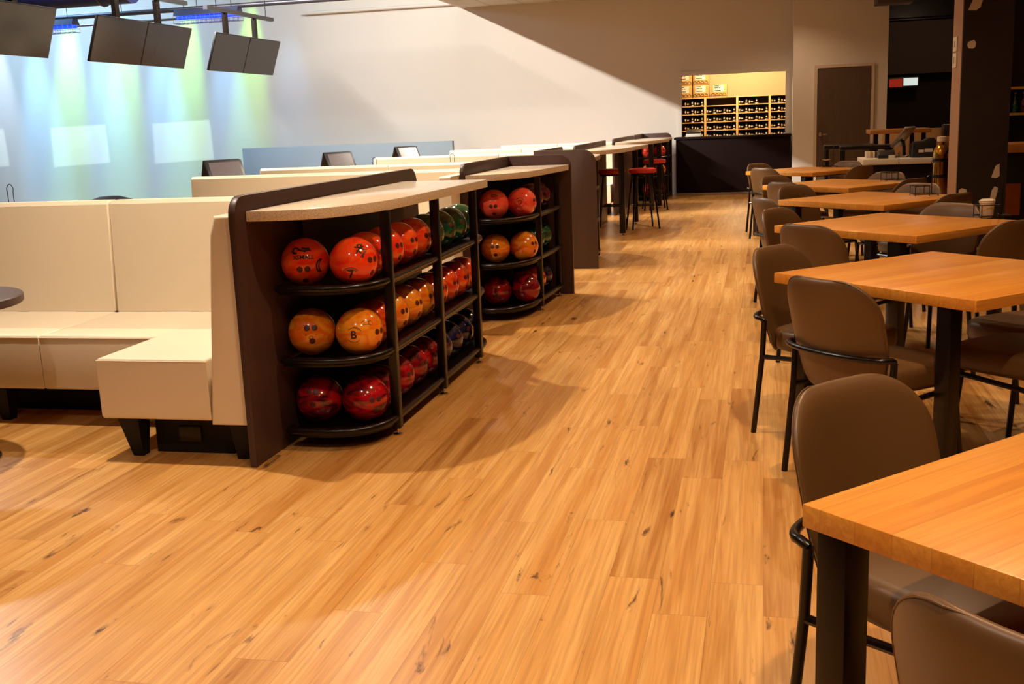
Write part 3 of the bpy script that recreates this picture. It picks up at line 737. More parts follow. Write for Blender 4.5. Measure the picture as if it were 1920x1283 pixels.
# ================================================================ BOOTHS
def booth(label, xl, xr, yb, ztop, ret=True, seam=None):
    """banquette facing -y; xl..xr along the lanes, yb = rear of backrest"""
    yf = yb - 0.84                       # front of the main seat
    seam = seam if seam is not None else (xl+xr)/2
    t = thing('booth_bench', label, 'booth bench', (xr, yf, 0))
    def L(p): return [(x-xr, y-yf) for x, y in p]
    rx = xr - 0.185                      # inner face of the return backrest
    if ret:
        cr = [(seam+0.003, yf), (rx-0.53, yf), (rx-0.53, yf-0.49), (rx, yf-0.49), (rx, yb-0.14), (seam+0.003, yb-0.14)]
    else:
        rx = xr; cr = [(seam+0.003, yf), (rx, yf), (rx, yb-0.14), (seam+0.003, yb-0.14)]
    cl = [(xl, yf), (seam-0.003, yf), (seam-0.003, yb-0.14), (xl, yb-0.14)]
    for c in (cl, cr):
        cu = obj('seat_cushion', prism(B(), L(c), 'z', 0.185, 0.46, 0.016, 3), 'cream', t)
        pts = L(c); cx = sum(p[0] for p in pts)/len(pts); cy = sum(p[1] for p in pts)/len(pts)
        e = pts[:4] if (ret and c is cr) else [pts[0], pts[1]]
        obj('piping', tube(B(), [(x, y-0.0005, 0.448) for x, y in e], 0.003, 6), 'cream', cu)
    bp = [(yb-0.155, 0.462), (yb-0.005, 0.462), (yb-0.001, ztop-0.03), (yb-0.03, ztop), (yb-0.10, ztop), (yb-0.12, ztop-0.02)]
    for a, c in ((xl, seam-0.003), (seam+0.003, rx)):
        obj('backrest', prism(B(), [(y-yf, z) for y, z in bp], 'x', a-xr, c-xr, 0.012, 3), 'cream', t)
    if ret:
        rp = [(rx+0.002, 0.17), (xr, 0.17), (xr, ztop), (rx+0.10, ztop), (rx+0.075, ztop-0.08)]
        obj('return_backrest', prism(B(), [(x-xr, z) for x, z in rp], 'y', -0.50, yb-yf-0.01, 0.014, 3), 'cream', t)
    # dark plinth and legs
    obj('plinth', box(B(), xl-xr+0.1, -0.1, 0.30, 0.80, 0, 0.16), 'black_matt', t)
    def leg(x, y, tx, ty):
        bm = B(); lo = [(x-0.025+tx, y-0.025+ty), (x+0.025+tx, y-0.025+ty), (x+0.025+tx, y+0.025+ty), (x-0.025+tx, y+0.025+ty)]
        hi = [(x-0.05, y-0.05), (x+0.05, y-0.05), (x+0.05, y+0.05), (x-0.05, y+0.05)]
        v0 = [bm.verts.new((a, c, 0)) for a, c in lo]; v1 = [bm.verts.new((a, c, 0.184)) for a, c in hi]
        bm.faces.new(v0[::-1]); bm.faces.new(v1)
        for i in range(4): bm.faces.new((v0[i], v0[(i+1) % 4], v1[(i+1) % 4], v1[i]))
        obj('leg', bm, 'black_matt', t)
    if ret:
        pl = obj('return_plinth', box(B(), -0.54, -0.16, -0.36, 0.29, 0, 0.165), 'black_matt', t)
        ob = box(B(), -0.42, -0.31, -0.372, -0.361, 0.055, 0.125, 0.004)
        so = obj('power_outlet', ob, 'bezel', pl)
        leg(rx-0.42-xr, -0.42, 0.012, 0.012); leg(-0.07, -0.42, -0.012, 0.012)
    for x in (xl+0.3, (xl+seam)/2+0.2): leg(x-xr, 0.09, 0, 0.01)
    return t
booth('cream vinyl L-shaped booth bench at left front, nearest to the camera', -4.50, -2.13, 5.45, 1.07, True, -3.49)
booth('cream vinyl booth bench directly behind the nearest ball rack, its return by second rack', -4.66, -2.05, 8.45, 1.06, True, -2.98)
booth('cream vinyl booth bench, third row back, behind the second booth', -4.74, -2.12, 9.92, 1.06, False)
booth('cream vinyl booth bench, fourth row back, with a score tablet behind it', -4.46, -2.14, 12.38, 1.06, False, -2.95)
booth('cream vinyl booth bench, fifth row back, behind the brown end partition', -4.2, -2.16, 14.7, 1.06, False)
booth('cream vinyl booth bench, farthest row, in front of the back wall', -3.95, -2.16, 16.7, 1.06, False)
def round_table(x, y, label, r=0.40):
    t = thing('round_table', label, 'table', (x, y, 0))
    tb = B(); lathe(tb, [(r-0.006, 0.705), (r, 0.711), (r, 0.739), (r-0.006, 0.745), (0, 0.745)], seg=48); obj('tabletop', tb, 'panel', t)
    pb_ = B(); lathe(pb_, [(0.055, 0.02), (0.045, 0.05), (0.038, 0.08), (0.038, 0.69), (0.12, 0.704)], seg=24); obj('pedestal', pb_, 'black', t)
    bb = B(); lathe(bb, [(0.22, 0), (0.225, 0.008), (0.20, 0.018), (0.06, 0.035), (0, 0.036)], seg=40); obj('base', bb, 'black', t)
    return t
round_table(-3.56, 3.98, 'round dark wood pedestal table at the left picture edge, beside the near booth')
round_table(-5.05, 6.55, 'round dark wood pedestal table beyond the near booth', 0.35)
round_table(-4.00, 10.9, 'round dark wood pedestal table between third and fourth booths', 0.30)
round_table(-3.30, 11.35, 'round dark wood pedestal table in front of the fourth booth', 0.30)
def ring_holder(x, y, z0, z1, label):
    t = thing('ring_holder', label, 'table holder', (x, y, z0), 0, 'ring holders on the round tables')
    bb = B(); lathe(bb, [(0.035, 0), (0.035, 0.006), (0, 0.01)], seg=16); obj('base', bb, 'black', t)
    h = z1-z0
    obj('wire_ring', tube(B(), [(0.022, 0, 0.008), (0.022, 0, h-0.05)] + [(0.03*math.cos(a), 0, h-0.035+0.035*math.sin(a)) for a in [PI*i/10 - 0.4 for i in range(13)]][0:0] + [(0.026*math.cos(a), 0, h-0.04+0.04*math.sin(a)) for a in [PI*i/10 for i in range(11)]] + [(-0.022, 0, h-0.05), (-0.022, 0, 0.008)], 0.003, 6), 'black', t)
ring_holder(-5.07, 6.60, 0.746, 1.12, 'thin wire ring holder at far left, above the near booth back')
ring_holder(-3.99, 10.98, 0.746, 1.10, 'small wire ring holder right of the middle score tablet')
ring_holder(-3.25, 11.38, 0.746, 1.10, 'small wire ring holder in front of the fourth booth back')
# score consoles with tablets
def console(x, y, rz, s, label):
    t = thing('score_console', label, 'score console', (x, y, 0), rz)
    obj('pedestal', box(B(), -0.06, 0.06, -0.05, 0.05, 0, 0.93, 0.005), 'black_matt', t)
    tilt = Matrix.Rotation(math.radians(-36), 4, 'X')
    def tl(bm, dy=0.0, rot=tilt):
        bmesh.ops.transform(bm, matrix=Matrix.Translation((0, dy, 0.935)) @ rot, verts=bm.verts); return bm
    bz = obj('tablet', tl(box(B(), -0.155*s, 0.155*s, -0.028, -0.004, 0.0, 0.26*s, 0.008)), 'bezel', t)
    obj('screen', tl(box(B(), -0.13*s, 0.13*s, -0.0315, -0.0285, 0.03*s, 0.235*s)), 'tablet', bz)
    obj('rear_tablet', tl(box(B(), -0.155*s, 0.155*s, -0.012, 0.012, 0.0, 0.26*s, 0.008), 0.30*s, Matrix.Rotation(math.radians(30), 4, 'X')), 'bezel', t)
console(-4.585, 8.88, 0.80, 1.08, 'score tablet on a pedestal, leftmost and nearest of three')
console(-4.36, 11.05, 0.80, 1.02, 'score tablet on a pedestal, middle of three, before the blue-grey partition')
console(-4.40, 13.5, 0.80, 0.98, 'score tablet on a pedestal, rightmost and farthest of three')
t = thing('low_partition', 'low blue-grey partition board standing before the lit back wall', 'partition', (-7.7, 19.65, 0))
obj('board', box(B(), -2.1, 2.12, -0.06, 0.06, 0, 1.12, 0.004), 'partition', t)
t = thing('ball_return', 'dark rounded ball return hood just showing above the near booth back', 'ball return', (-5.15, 7.9, 0))
hb = B(); lathe(hb, [(0.36, 0), (0.36, 0.62), (0.33, 0.80), (0.22, 0.90), (0.08, 0.945), (0, 0.95)], seg=36); obj('hood', hb, 'bezel', t)

# ================================================================ DINING TABLES
TS = 0.985
def make_table(iv=0.14):
    t = thing('dining_table', 'x', 'table')
    obj('tabletop', box(B(), 0, TS, -TS, 0, 0.698, 0.740, 0.003), 'block', t)
    iu = 0.042
    for u in (iu, TS-iu):
        for v in (iv, TS-iv):
            obj('leg', box(B(), u-0.031, u+0.031, -v-0.031, -v+0.031, 0.0, 0.6975, 0.003), 'black', t)
    ap = B()
    for v in (iv, TS-iv): box(ap, iu+0.032, TS-iu-0.032, -v-0.03, -v+0.03, 0.682, 0.6975)
    obj('frame', ap, 'black', t)
    return t
near_table = make_table(0.055)
table = Kind(make_table())
# corner nearest the aisle, rotation
TAB = [(0.07, 1.83, 46.5), (0.05, 4.65, 42.8), (0.07, 6.64, 46.5), (0.12, 8.62, 45.5), (0.0, 10.43, 47.0), (-0.19, 13.04, 47.0)]
TL = ['nearest oak table, cut by the right picture edge', 'second oak table from the camera', 'third oak table from the camera', 'fourth oak table from the camera',
      'fifth oak table from the camera', 'farthest oak table, next to the service desk']
for (x, y, a), lb in zip(TAB, TL):
    (Kind(near_table) if y < 2 else table)((x, y, 0), math.radians(a), 'square butcher block dining table, ' + lb, 'butcher block dining tables')

# ---------------------------------------------------------------- chairs
def make_chair():
    t = thing('dining_chair', 'x', 'chair')
    Z0, Z1 = 0.365, 0.808
    def hw(z):
        s = max(0, min(1, (z-Z0)/0.20)); W = 0.190 + 0.040*s*s*(3-2*s)
        r = 0.135
        if z > Z1-r: W = W - r + math.sqrt(max(0, r*r-(z-(Z1-r))**2))
        rb = 0.05
        if z < Z0+rb: W = W - rb + math.sqrt(max(0, rb*rb-(Z0+rb-z)**2))
        return W
    def yc(z): return -0.205 - 0.115*(z-Z0)/(Z1-Z0)
    nu, nv = 16, 20
    zs = [Z0 + (Z1-Z0)*(0.5-0.5*math.cos(PI*i/nv)) for i in range(nv+1)]
    bm = B(); F = []; Bk = []; edge = []
    for j, z in enumerate(zs):
        fr, bk = [], []
        for i in range(nu+1):
            u = math.sin(PI/2*(-1+2*i/nu)); x = u*hw(z)
            vv = 2*(z-Z0)/(Z1-Z0)-1
            th = 0.028*math.sqrt(max(0, 1-abs(u)**4))*math.sqrt(max(0, 1-abs(vv)**7))
            y = yc(z) + 0.062*(x/0.23)**2
            if i in (0, nu) or j in (0, nv):
                v = bm.verts.new((x, y, z)); fr.append(v); bk.append(v)
            else:
                fr.append(bm.verts.new((x, y+th, z))); bk.append(bm.verts.new((x, y-th, z)))
        F.append(fr); Bk.append(bk)
    for G in (F, Bk):
        for j in range(nv):
            for i in range(nu):
                q = []
                for v in (G[j][i], G[j][i+1], G[j+1][i+1], G[j+1][i]):
                    if v not in q: q.append(v)
                if len(q) > 2: bm.faces.new(q)
    back = obj('backrest', bm, 'chair', t)
    md = back.modifiers.new('smooth', 'SUBSURF'); md.levels = 1; md.render_levels = 1
    # welt seam running over the edge of the shell
    wp = []
    for j in range(4, nv+1): z = zs[j]; x = -hw(z); wp.append((x*0.978, yc(z)+0.062*(x/0.23)**2-0.0095, z-0.003))
    wp += [(-p_[0], p_[1], p_[2]) for p_ in wp[::-1]]
    obj('welt_seam', tube(B(), wp, 0.0016, 6), 'chair', back)
    sb = B(); rings = []
    for z, k in ((0.376, 0.90), (0.384, 0.965), (0.40, 1.0), (0.44, 1.0), (0.458, 0.985), (0.468, 0.94), (0.473, 0.84)):
        ring = []
        for q in range(36):
            a = 2*PI*q/36; c, s = math.cos(a), math.sin(a)
            sx = math.copysign(abs(c)**0.5, c); sy = math.copysign(abs(s)**0.5, s)
            ring.append(sb.verts.new((0.228*k*sx*(0.95+0.05*sy), 0.02+0.225*k*sy, z)))
        rings.append(ring)
    for A, C in zip(rings, rings[1:]):
        for q in range(36): sb.faces.new((A[q], A[(q+1) % 36], C[(q+1) % 36], C[q]))
    sb.faces.new(rings[0][::-1]); c = sb.verts.new((0, 0.02, 0.476))
    for q in range(36): sb.faces.new((rings[-1][q], rings[-1][(q+1) % 36], c))
    obj('seat', sb, 'chair', t)
    R = 0.0125
    for s in (-1, 1):
        obj('leg', tube(B(), [(s*0.205, 0.195, 0.362), (s*0.212, 0.21, 0.20), (s*0.222, 0.232, 0.0)], R, 10), 'black', t)
        obj('leg', tube(B(), [(s*0.242, -0.180, 0.515), (s*0.240, -0.190, 0.36), (s*0.238, -0.235, 0.0)], R, 10), 'black', t)
    pts = [(0.242, -0.180, 0.515)] + [(0.246*math.cos(a), -0.198-0.088*math.sin(a), 0.525) for a in [PI*i/16 for i in range(17)]] + [(-0.242, -0.180, 0.515)]
    obj('back_rail', tube(B(), pts, 0.0115, 10), 'black', t)
    sf = B(); tube(sf, [(0.205, 0.195, 0.362), (-0.205, 0.195, 0.362)], 0.011, 8)
    for s in (-1, 1): tube(sf, [(s*0.205, 0.195, 0.362), (s*0.240, -0.192, 0.352)], 0.011, 8)
    obj('seat_frame', sf, 'black', t)
    return t
chair = Kind(make_chair())
def at_side(ti, side, lat, nrm, turn=0):
    """side of table ti: AB far-left, AC near-left, CD near-right, BD far-right; lat along edge, nrm outward"""
    x, y, a = TAB[ti]; a = math.radians(a); u = Vector((math.cos(a), math.sin(a))); v = Vector((math.sin(a), -math.cos(a)))
    A = Vector((x, y))
    if side == 'AB': p = A + u*lat - v*nrm; f = v
    elif side == 'AC': p = A + v*lat - u*nrm; f = u
    elif side == 'CD': p = A + v*TS + u*lat + v*nrm; f = -v
    else: p = A + u*TS + v*lat + u*nrm; f = -u
    ang = math.atan2(f.y, f.x) - PI/2 + math.radians(turn)
    return (p.x, p.y, 0), ang
TN = ['nearest', 'second', 'third', 'fourth', 'fifth', 'farthest']
SN = {'AB': 'far left side', 'AC': 'near left side', 'CD': 'near right side', 'BD': 'far right side'}
CH = [
    (0, 'AB', 0.525, 0.05, 0), (0, 'AC', 0.56, -0.04, 0),
    (1, 'AB', 0.325, -0.01, 14), (1, 'AC', 0.555, 0.0, 0), (1, 'CD', 0.60, -0.20, 0), (1, 'BD', 0.47, 0.11, 0),
    (2, 'AB', 0.38, 0.0, 12), (2, 'AC', 0.54, 0.05, 0), (2, 'CD', 0.43, 0.0, 0), (2, 'BD', 0.42, -0.14, 0),
    (3, 'AB', 0.58, 0.10, 0), (3, 'AC', 0.42, 0.22, -20), (3, 'CD', 0.40, 0.0, 0), (3, 'BD', 0.42, -0.12, 0),
    (4, 'AB', 0.36, -0.10, 0), (4, 'AC', 0.58, 0.08, 0), (4, 'CD', 0.43, 0.05, 0), (4, 'BD', 0.54, -0.14, 0),
    (5, 'AB', 0.48, -0.02, 0), (5, 'AC', 0.56, 0.03, 0), (5, 'CD', 0.33, 0.12, 0), (5, 'BD', 0.56, -0.14, 0),
]
for ti, side, lat, nrm, turn in CH:
    loc, ang = at_side(ti, side, lat, nrm, turn)
    chair(loc, ang, 'taupe vinyl dining chair with black legs at %s of the %s oak table' % (SN[side], TN[ti]), 'taupe dining chairs')

# ---------------------------------------------------------------- wire caddies on the tables
def make_caddy():
    t = thing('wire_caddy', 'x', 'caddy')
    fr = B(); w_, d_ = 0.085, 0.06
    tube(fr, [(-w_, -d_, 0.012), (w_, -d_, 0.012), (w_, d_, 0.012), (-w_, d_, 0.012)], 0.003, 6, True)
    tube(fr, [(-w_, -d_, 0.075), (0.02, -d_, 0.075), (0.02, d_, 0.075), (-w_, d_, 0.075)], 0.003, 6, True)
    for x, y in ((-w_, -d_), (-w_, d_), (0.02, -d_), (0.02, d_)): tube(fr, [(x, y, 0.0), (x, y, 0.075)], 0.003, 6)
    for x, y in ((w_, -d_), (w_, d_)): tube(fr, [(x, y, 0.0), (x, y, 0.016)], 0.0035, 6)
    obj('basket', fr, 'black', t)
    st = B(); tube(st, [(0.055, 0, 0.012), (0.055, 0, 0.23), (0.065, 0, 0.245), (0.055, 0, 0.262), (0.045, 0, 0.248), (0.052, 0, 0.235)], 0.003, 6)
    tube(st, [(0.055, -d_, 0.012), (0.055, d_, 0.012)], 0.003, 6)
    tube(st, [(0.02, 0, 0.14), (0.035, 0, 0.15), (0.055, 0, 0.13), (0.075, 0, 0.15)], 0.0025, 6)
    obj('card_clip', st, 'black', t)
    return t
caddy = Kind(make_caddy())
CAD = [((1.33, 6.92), 0.2, 'black wire caddy holding a white pot at right of the third oak table'), ((1.19, 8.72), 0.2, 'empty black wire caddy at the far right of the fourth oak table'),
       ((1.17, 10.62), 0.3, 'empty black wire caddy at the far right of the fifth oak table'), ((0.76, 13.46), 0.2, 'black wire caddy with a small dish on the farthest oak table')]
for (x, y), r, lb in CAD: caddy((x, y, 0.7405), r, lb, 'wire caddies on the oak tables')
t = thing('condiment_pot', 'white ceramic pot standing in the caddy on the third oak table', 'pot', (1.298, 6.913, 0.7405))
pb_ = B(); lathe(pb_, [(0.030, 0), (0.036, 0.01), (0.042, 0.085), (0.046, 0.09), (0.044, 0.095), (0.038, 0.088), (0.03, 0.03), (0, 0.028)], seg=24); obj('bowl', pb_, 'ceramic', t)
lb_ = B(); lathe(lb_, [(0.043, 0.0955), (0.046, 0.10), (0.03, 0.108), (0, 0.110)], seg=24); obj('lid', lb_, 'ceramic', t)
t = thing('small_dish', 'small dark dish lying on the caddy of the farthest oak table', 'dish', (0.735, 13.455, 0.819))
db = B(); lathe(db, [(0.02, 0), (0.05, 0.012), (0.052, 0.016), (0.02, 0.006), (0, 0.006)], seg=24); obj('dish', db, 'steel', t)

# ================================================================ HOST STAND AND BAR SIDE
t = thing('host_stand', 'dark host stand with thick white top beyond the oak tables', 'host stand', (1.68, 14.6, 0))
obj('body', box(B(), -0.42, 0.40, -0.36, 0.36, 0, 0.715, 0.004), 'black_matt', t)
obj('top', box(B(), -0.47, 0.46, -0.42, 0.42, 0.716, 0.785, 0.005), 'white', t)
t = thing('pos_terminal', 'tilted slab-like checkout screen on a foot, on the host stand', 'terminal', (1.72, 14.6, 0.786), -0.5)
obj('foot', box(B(), -0.09, 0.09, -0.11, 0.11, 0, 0.02, 0.005), 'steel', t)
obj('arm', tube(B(), [(0, 0.05, 0.02), (0, 0.04, 0.12), (0.0, 0.0, 0.20)], 0.022, 10), 'bezel', t)
sl = box(B(), -0.016, 0.016, -0.15, 0.15, -0.15, 0.15, 0.006)
bmesh.ops.transform(sl, matrix=Matrix.Translation((0, 0, 0.25)) @ Matrix.Rotation(math.radians(38), 4, 'Y'), verts=sl.verts)
obj('screen', sl, 'steel', t)
t = thing('receipt_printer', 'black rounded receipt printer with two pale labels on the host stand', 'printer', (1.97, 14.40, 0.786))
pr = prism(B(), [(-0.17, 0), (0.14, 0), (0.14, 0.10), (0.10, 0.13), (0.105, 0.20), (0.08, 0.235), (0.02, 0.235), (-0.04, 0.20), (-0.15, 0.19), (-0.17, 0.16)], 'y', -0.10, 0.14, 0.012); obj('casing', pr, 'bezel', t)
obj('label', box(B(), -0.10, -0.04, -0.104, -0.101, 0.06, 0.095), 'white', t); obj('label', box(B(), -0.03, 0.065, -0.104, -0.101, 0.065, 0.105), 'white', t)
t = thing('card_reader', 'small black card reader with a white tag on the host stand', 'card reader', (1.50, 14.42, 0.786))
obj('case', prism(B(), [(-0.12, 0), (0.12, 0), (0.12, 0.03), (0.06, 0.09), (-0.04, 0.10), (-0.12, 0.04)], 'x', -0.10, 0.10, 0.008), 'bezel', t)
obj('tag', box(B(), 0.02, 0.095, -0.134, -0.122, 0.002, 0.04), 'white', t)
for i in range(6):
    c_ = ('white', 'sign_white', 'card', 'white', 'panel', 'card')[i]
    o = obj('menu', box(B(), -0.012, 0.012, -0.10, 0.10, 0, 0.075, 0.001), c_ if c_ != 'sign_white' else 'ceramic', None, True, (1.295+i*0.027, 14.70, 0.786))
    tag(o, '%s of six menus standing in a row at left end of host stand' % ('leftmost', 'second', 'third', 'fourth', 'fifth', 'rightmost')[i], 'menu', 'menus on the host stand')
def black_bench(x, y, label):
    t = thing('black_stool_bench', label, 'bench', (x, y, 0))
    obj('seat', box(B(), -0.34, 0.34, -0.18, 0.18, 0.86, 0.92, 0.01), 'black', t)
    for sx in (-0.30, 0.30):
        for sy in (-0.14, 0.14): obj('leg', box(B(), sx-0.02, sx+0.02, sy-0.02, sy+0.02, 0, 0.859), 'black', t)
    return t
black_bench(1.18, 16.1, 'black high bench in front of the door, behind the host stand')
black_bench(1.36, 15.55, 'lower looking black high bench overlapping the first, by the menus')
t = thing('high_table', 'oak-topped high table with black legs beyond the host stand', 'table', (1.95, 17.2, 0))
obj('tabletop', box(B(), -0.42, 0.42, -0.35, 0.35, 1.03, 1.09, 0.004), 'wood', t)
for sx in (-0.33, -0.17, 0.17, 0.33): obj('leg', box(B(), sx-0.03, sx+0.03, -0.25, -0.19, 0, 1.029), 'black', t)
t = thing('half_wall', 'pale plywood half wall with an oak ledge behind the host stand', 'partition', (2.55, 17.9, 0))
obj('board', box(B(), -0.75, 0.6, -0.03, 0.03, 0, 1.07, 0.004), 'ply', t)
obj('ledge', box(B(), 0.05, 0.6, -0.30, -0.031, 0.86, 0.95, 0.004), 'wood', t)
t = thing('equipment_box', 'black equipment box on the oak ledge beside the pillar', 'box', (2.79, 17.72, 0.951))
obj('case', box(B(), -0.14, 0.14, -0.12, 0.12, 0, 0.17, 0.012), 'bezel', t); obj('knob', box(B(), 0.05, 0.09, -0.133, -0.121, 0.06, 0.10, 0.003), 'chrome', t)
t = thing('brass_canister', 'tall brass canister with black bands standing left of the pillar', 'canister', (1.97, 13.2, 0))
cb_ = B(); lathe(cb_, [(0.085, 0), (0.09, 0.01), (0.09, 0.86), (0.075, 0.93), (0.04, 0.965), (0.04, 1.0), (0, 1.0)], seg=32); obj('shell', cb_, 'brass', t)
for z0 in (0.60, 0.78, 0.33): 
    rb = B(); lathe(rb, [(0.0915, z0), (0.094, z0+0.004), (0.094, z0+0.036), (0.0915, z0+0.04)], seg=32); obj('band', rb, 'black', t)
cb_ = B(); lathe(cb_, [(0.041, 1.0005), (0.05, 1.01), (0.05, 1.055), (0.03, 1.06), (0, 1.06)], seg=20); obj('cap', cb_, 'ceramic', t)
# kitchen side dark things
t = thing('roller_blind', 'dark grey blind hanging across the dim kitchen opening', 'blind', (3.1, 23.6, 2.05))
obj('cloth', box(B(), -0.95, 0.75, -0.015, 0.015, 0.0, 1.02), 'grey_panel', t); obj('bracket', box(B(), -0.9, 0.7, -0.01, 0.01, 1.095, 1.469), 'black', t); obj('tube', tube(B(), [(-0.98, 0, 1.06), (0.78, 0, 1.06)], 0.035, 12), 'black', t)
t = thing('menu_screen', 'small lit screen, red and white, under the dark grey blind', 'screen', (2.74, 23.5, 1.80))
obj('housing', box(B(), -0.30, 0.30, -0.02, 0.495, -0.02, 0.19, 0.005), 'bezel', t)
obj('red_half', box(B(), -0.27, -0.02, -0.026, -0.021, 0.0, 0.16), 'sign_red', t); obj('white_half', box(B(), 0.0, 0.27, -0.026, -0.021, 0.02, 0.17), 'sign_white', t)
t = thing('hanging_beam', 'grey boxed beam end at the top of the service wall', 'beam', (1.95, 18.9, 3.02))
obj('casing', box(B(), -0.20, 0.35, -0.3, 0.3, 0, 0.499, 0.004), 'grey_panel', t)
t = thing('bar_counter', 'dark bar counter with oak top and copper front, right of the pillar', 'bar counter', (3.3, 13.4, 0))
obj('body', box(B(), -0.72, 1.5, -0.3, 0.4, 0, 0.86, 0.004), 'black_matt', t); obj('worktop', box(B(), -0.74, 1.55, -0.36, 0.42, 0.861, 0.955, 0.004), 'wood', t)
obj('copper_panel', box(B(), -0.70, -0.50, -0.312, -0.301, 0.17, 0.52), 'copper', t)
t = thing('back_shelf', 'dark wall shelf with two yellow-edged boards right of the pillar', 'shelf', (3.4, 14.6, 0))
obj('upright', box(B(), -0.60, -0.54, 0, 0.30, 0.95, 2.4), 'bezel', t); obj('back_panel', box(B(), -0.54, 1.3, 0.29, 0.31, 0.95, 2.4), 'cavity', t)
for z in (1.25, 1.56):
    sb = obj('board', box(B(), -0.54, 1.3, -0.001, 0.288, z, z+0.03), 'bezel', t); obj('yellow_edge', box(B(), -0.54, 1.3, -0.012, -0.002, z, z+0.03), 'yellow', sb)
for i in range(5):
    t = thing('bottle', '%s dark bottle on the lower yellow-edged shelf right of the pillar' % ('leftmost', 'second', 'third', 'fourth', 'fifth')[i], 'bottle', (2.93+i*0.10, 14.72, 1.2805), 0, 'bottles on the yellow-edged shelf')
    bb = B(); lathe(bb, [(0.034, 0), (0.036, 0.01), (0.036, 0.13), (0.013, 0.18), (0.013, 0.225), (0, 0.225)], seg=18); obj('glass', bb, ('b_navy', 'b_green', 'b_plum', 'b_navy', 'b_green')[i], t)
    obj('cap', lathe(B(), [(0.015, 0.2255), (0.015, 0.245), (0, 0.245)], seg=14), 'yellow', t)

# ================================================================ OVERHEAD, LANE SIDE
def monitor(y0, y1, label):
    """double screen above the lanes facing +x, top edge leaning out over the seats"""
    t = thing('lane_monitor', label, 'monitor', (-7.0, (y0+y1)/2, 2.72), 0, 'double screens above the lanes')
    hw_ = (y1-y0)/2; T = Matrix.Rotation(math.radians(19), 4, 'Y')
    def tr(bm): bmesh.ops.transform(bm, matrix=T, verts=bm.verts); return bm
    for a, c in ((-hw_, -0.003), (0.003, hw_)):
        hs = obj('housing', tr(box(B(), -0.03, 0.0, a, c, -0.51, 0.0, 0.004)), 'bezel', t)
        obj('screen', tr(box(B(), 0.0005, 0.003, a+0.008, c-0.008, -0.50, -0.01)), 'screen', hs)
    return t
MON = [(8.10, 10.18, 'double lane screen at top left corner, cut by the picture edge'), (10.89, 12.92, 'double lane screen in the middle of the hanging row'), (13.56, 15.54, 'double lane screen hanging at right end of the row')]
for y0, y1, lb in MON: monitor(y0, y1, lb)
def hanger(ya, yb_, poles, label):
    t = thing('monitor_hanger', label, 'hanger', (-7.05, (ya+yb_)/2, 3.0), 0, 'hanger rails of the lane screens')
    ym = (ya+yb_)/2
    obj('rail', box(B(), -0.03, 0.03, ya-ym, yb_-ym, 0.0, 0.05), 'pipe', t)
    for y in poles:
        obj('pole', box(B(), -0.05, 0.0, y-ym-0.04, y-ym+0.04, -0.30, -0.001), 'black', t)
    for y in (ya+0.3, yb_-0.2): obj('rod', tube(B(), [(0, y-ym, 0.05), (0, y-ym, 3.59)], 0.006, 6), 'black', t)
hanger(13.40, 15.40, (13.97, 14.85), 'hanger rail with two poles above the right lane screen')
hanger(10.80, 12.90, (11.36, 12.24), 'hanger rail with two poles above the middle lane screen')
hanger(8.0, 10.1, (8.7, 9.6), 'hanger rail with two poles above the left lane screen')
t = thing('pipe_run', 'long grey pipe run crossing in front of the lit wall near the top', 'pipe', (-9, 17.2, 3.46))
obj('pipe', tube(B(), [(-8.0, 0, 0.0), (2.9, 0, 0.02)], 0.04, 12), 'pipe', t)
for x in (-1.6, -0.2, 1.3): obj('hanger_rod', tube(B(), [(x, 0, 0.04), (x, 0, 3.13)], 0.008, 6), 'pipe', t)
t = thing('pipe_run', 'thin conduit just below the long grey pipe run', 'pipe', (-9, 17.4, 3.33))
obj('pipe', tube(B(), [(-8.0, 0, 0.0), (-0.4, 0, 0.02)], 0.02, 10), 'steel', t)
t = thing('wall_pipe', 'slim white pipe fixed along the top of the back wall', 'pipe', (-7.6, 20.13, 3.60))
obj('pipe', tube(B(), [(-1.0, 0, 0.0), (2.1, 0, 0.0)], 0.03, 10), 'wall', t)
t = thing('duct', 'wide blue-lit duct crossing the top left corner', 'duct', (-9.2, 12.6, 3.25))
obj('tube', tube(B(), [(-4, 0, 0), (1.6, 0, 0.0)], 0.22, 24), 'duct', t)
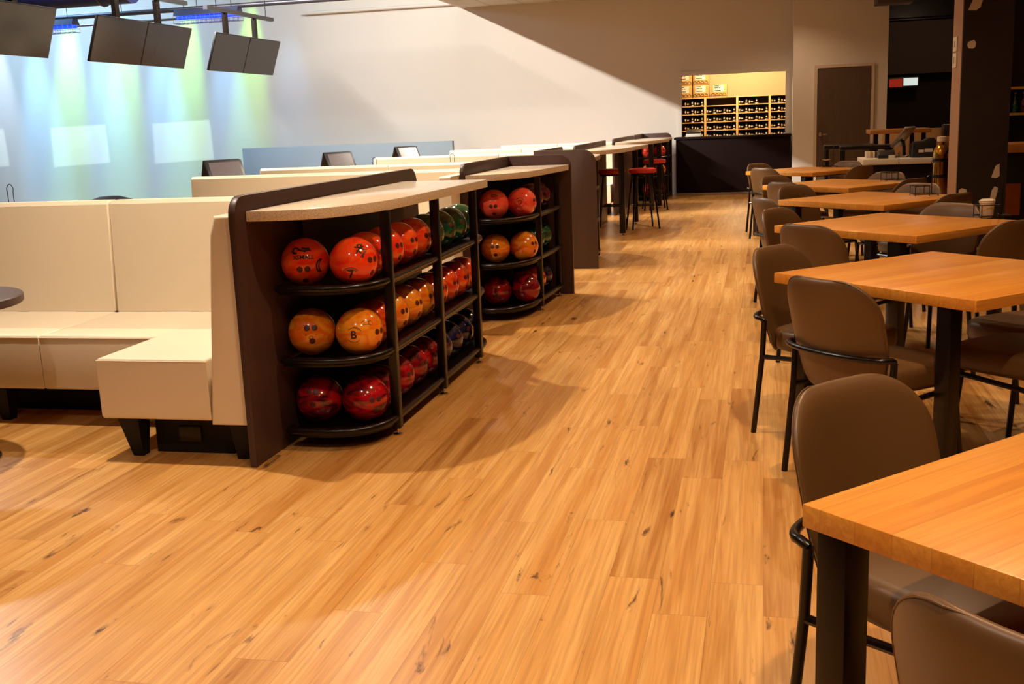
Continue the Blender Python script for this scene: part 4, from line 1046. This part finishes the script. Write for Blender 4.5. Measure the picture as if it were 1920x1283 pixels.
for x in (-3, -0.5, 1.2): obj('strap', tube(B(), [(x, 0.228*math.cos(a), 0.228*math.sin(a)) for a in [2*PI*i/20 for i in range(20)]], 0.012, 6, True), 'pipe', t)
def uv_fixture(x0, x1, y, z, label):
    t = thing('ultraviolet_fixture', label, 'light fixture', ((x0+x1)/2, y, z), 0, 'ultraviolet tube fixtures')
    h = (x1-x0)/2
    obj('housing', prism(B(), [(-0.11, 0.0), (0.11, 0.0), (0.06, 0.10), (-0.06, 0.10)], 'x', -h, h, 0.004), 'fixture', t)
    for yy in (-0.05, 0.05): obj('tube', tube(B(), [(-h+0.03, yy, -0.03), (h-0.03, yy, -0.03)], 0.022, 12), 'blue_tube', t)
    g = B(); n = 14
    for i in range(n+1):
        x = -h + 2*h*i/n; tube(g, [(x, -0.11, 0.0), (x, -0.10, -0.12), (x, 0.10, -0.12), (x, 0.11, 0.0)], 0.004, 5)
    for yy, zz in ((-0.10, -0.12), (0.0, -0.12), (0.10, -0.12), (-0.105, -0.06), (0.105, -0.06)): tube(g, [(-h, yy, zz), (h, yy, zz)], 0.004, 5)
    obj('wire_guard', g, 'steel', t)
    for xx in (-h+0.15, h-0.15): obj('hanger_rod', tube(B(), [(xx, 0, 0.10), (xx, 0, 6.599-z)], 0.006, 6), 'black', t)
uv_fixture(-9.48, -8.33, 17.0, 3.34, 'blue tube fixture in a wire guard between the middle and right screens')
uv_fixture(-12.7, -11.36, 17.0, 3.32, 'blue tube fixture in a wire guard, partly behind the left screen')
t = thing('stage_lamp', 'small white round stage lamp hanging above the middle lane screen', 'lamp', (-9.9, 16.0, 3.50))
lb_ = B(); lathe(lb_, [(0.07, 0.0), (0.085, 0.01), (0.085, 0.03), (0.05, 0.12), (0, 0.13)], seg=24); obj('can', lb_, 'white', t)
obj('lens', lathe(B(), [(0.066, -0.004), (0.066, -0.001)], seg=24), 'lens', t); obj('rod', tube(B(), [(0, 0, 0.13), (0, 0, 3.09)], 0.008, 6), 'black', t)
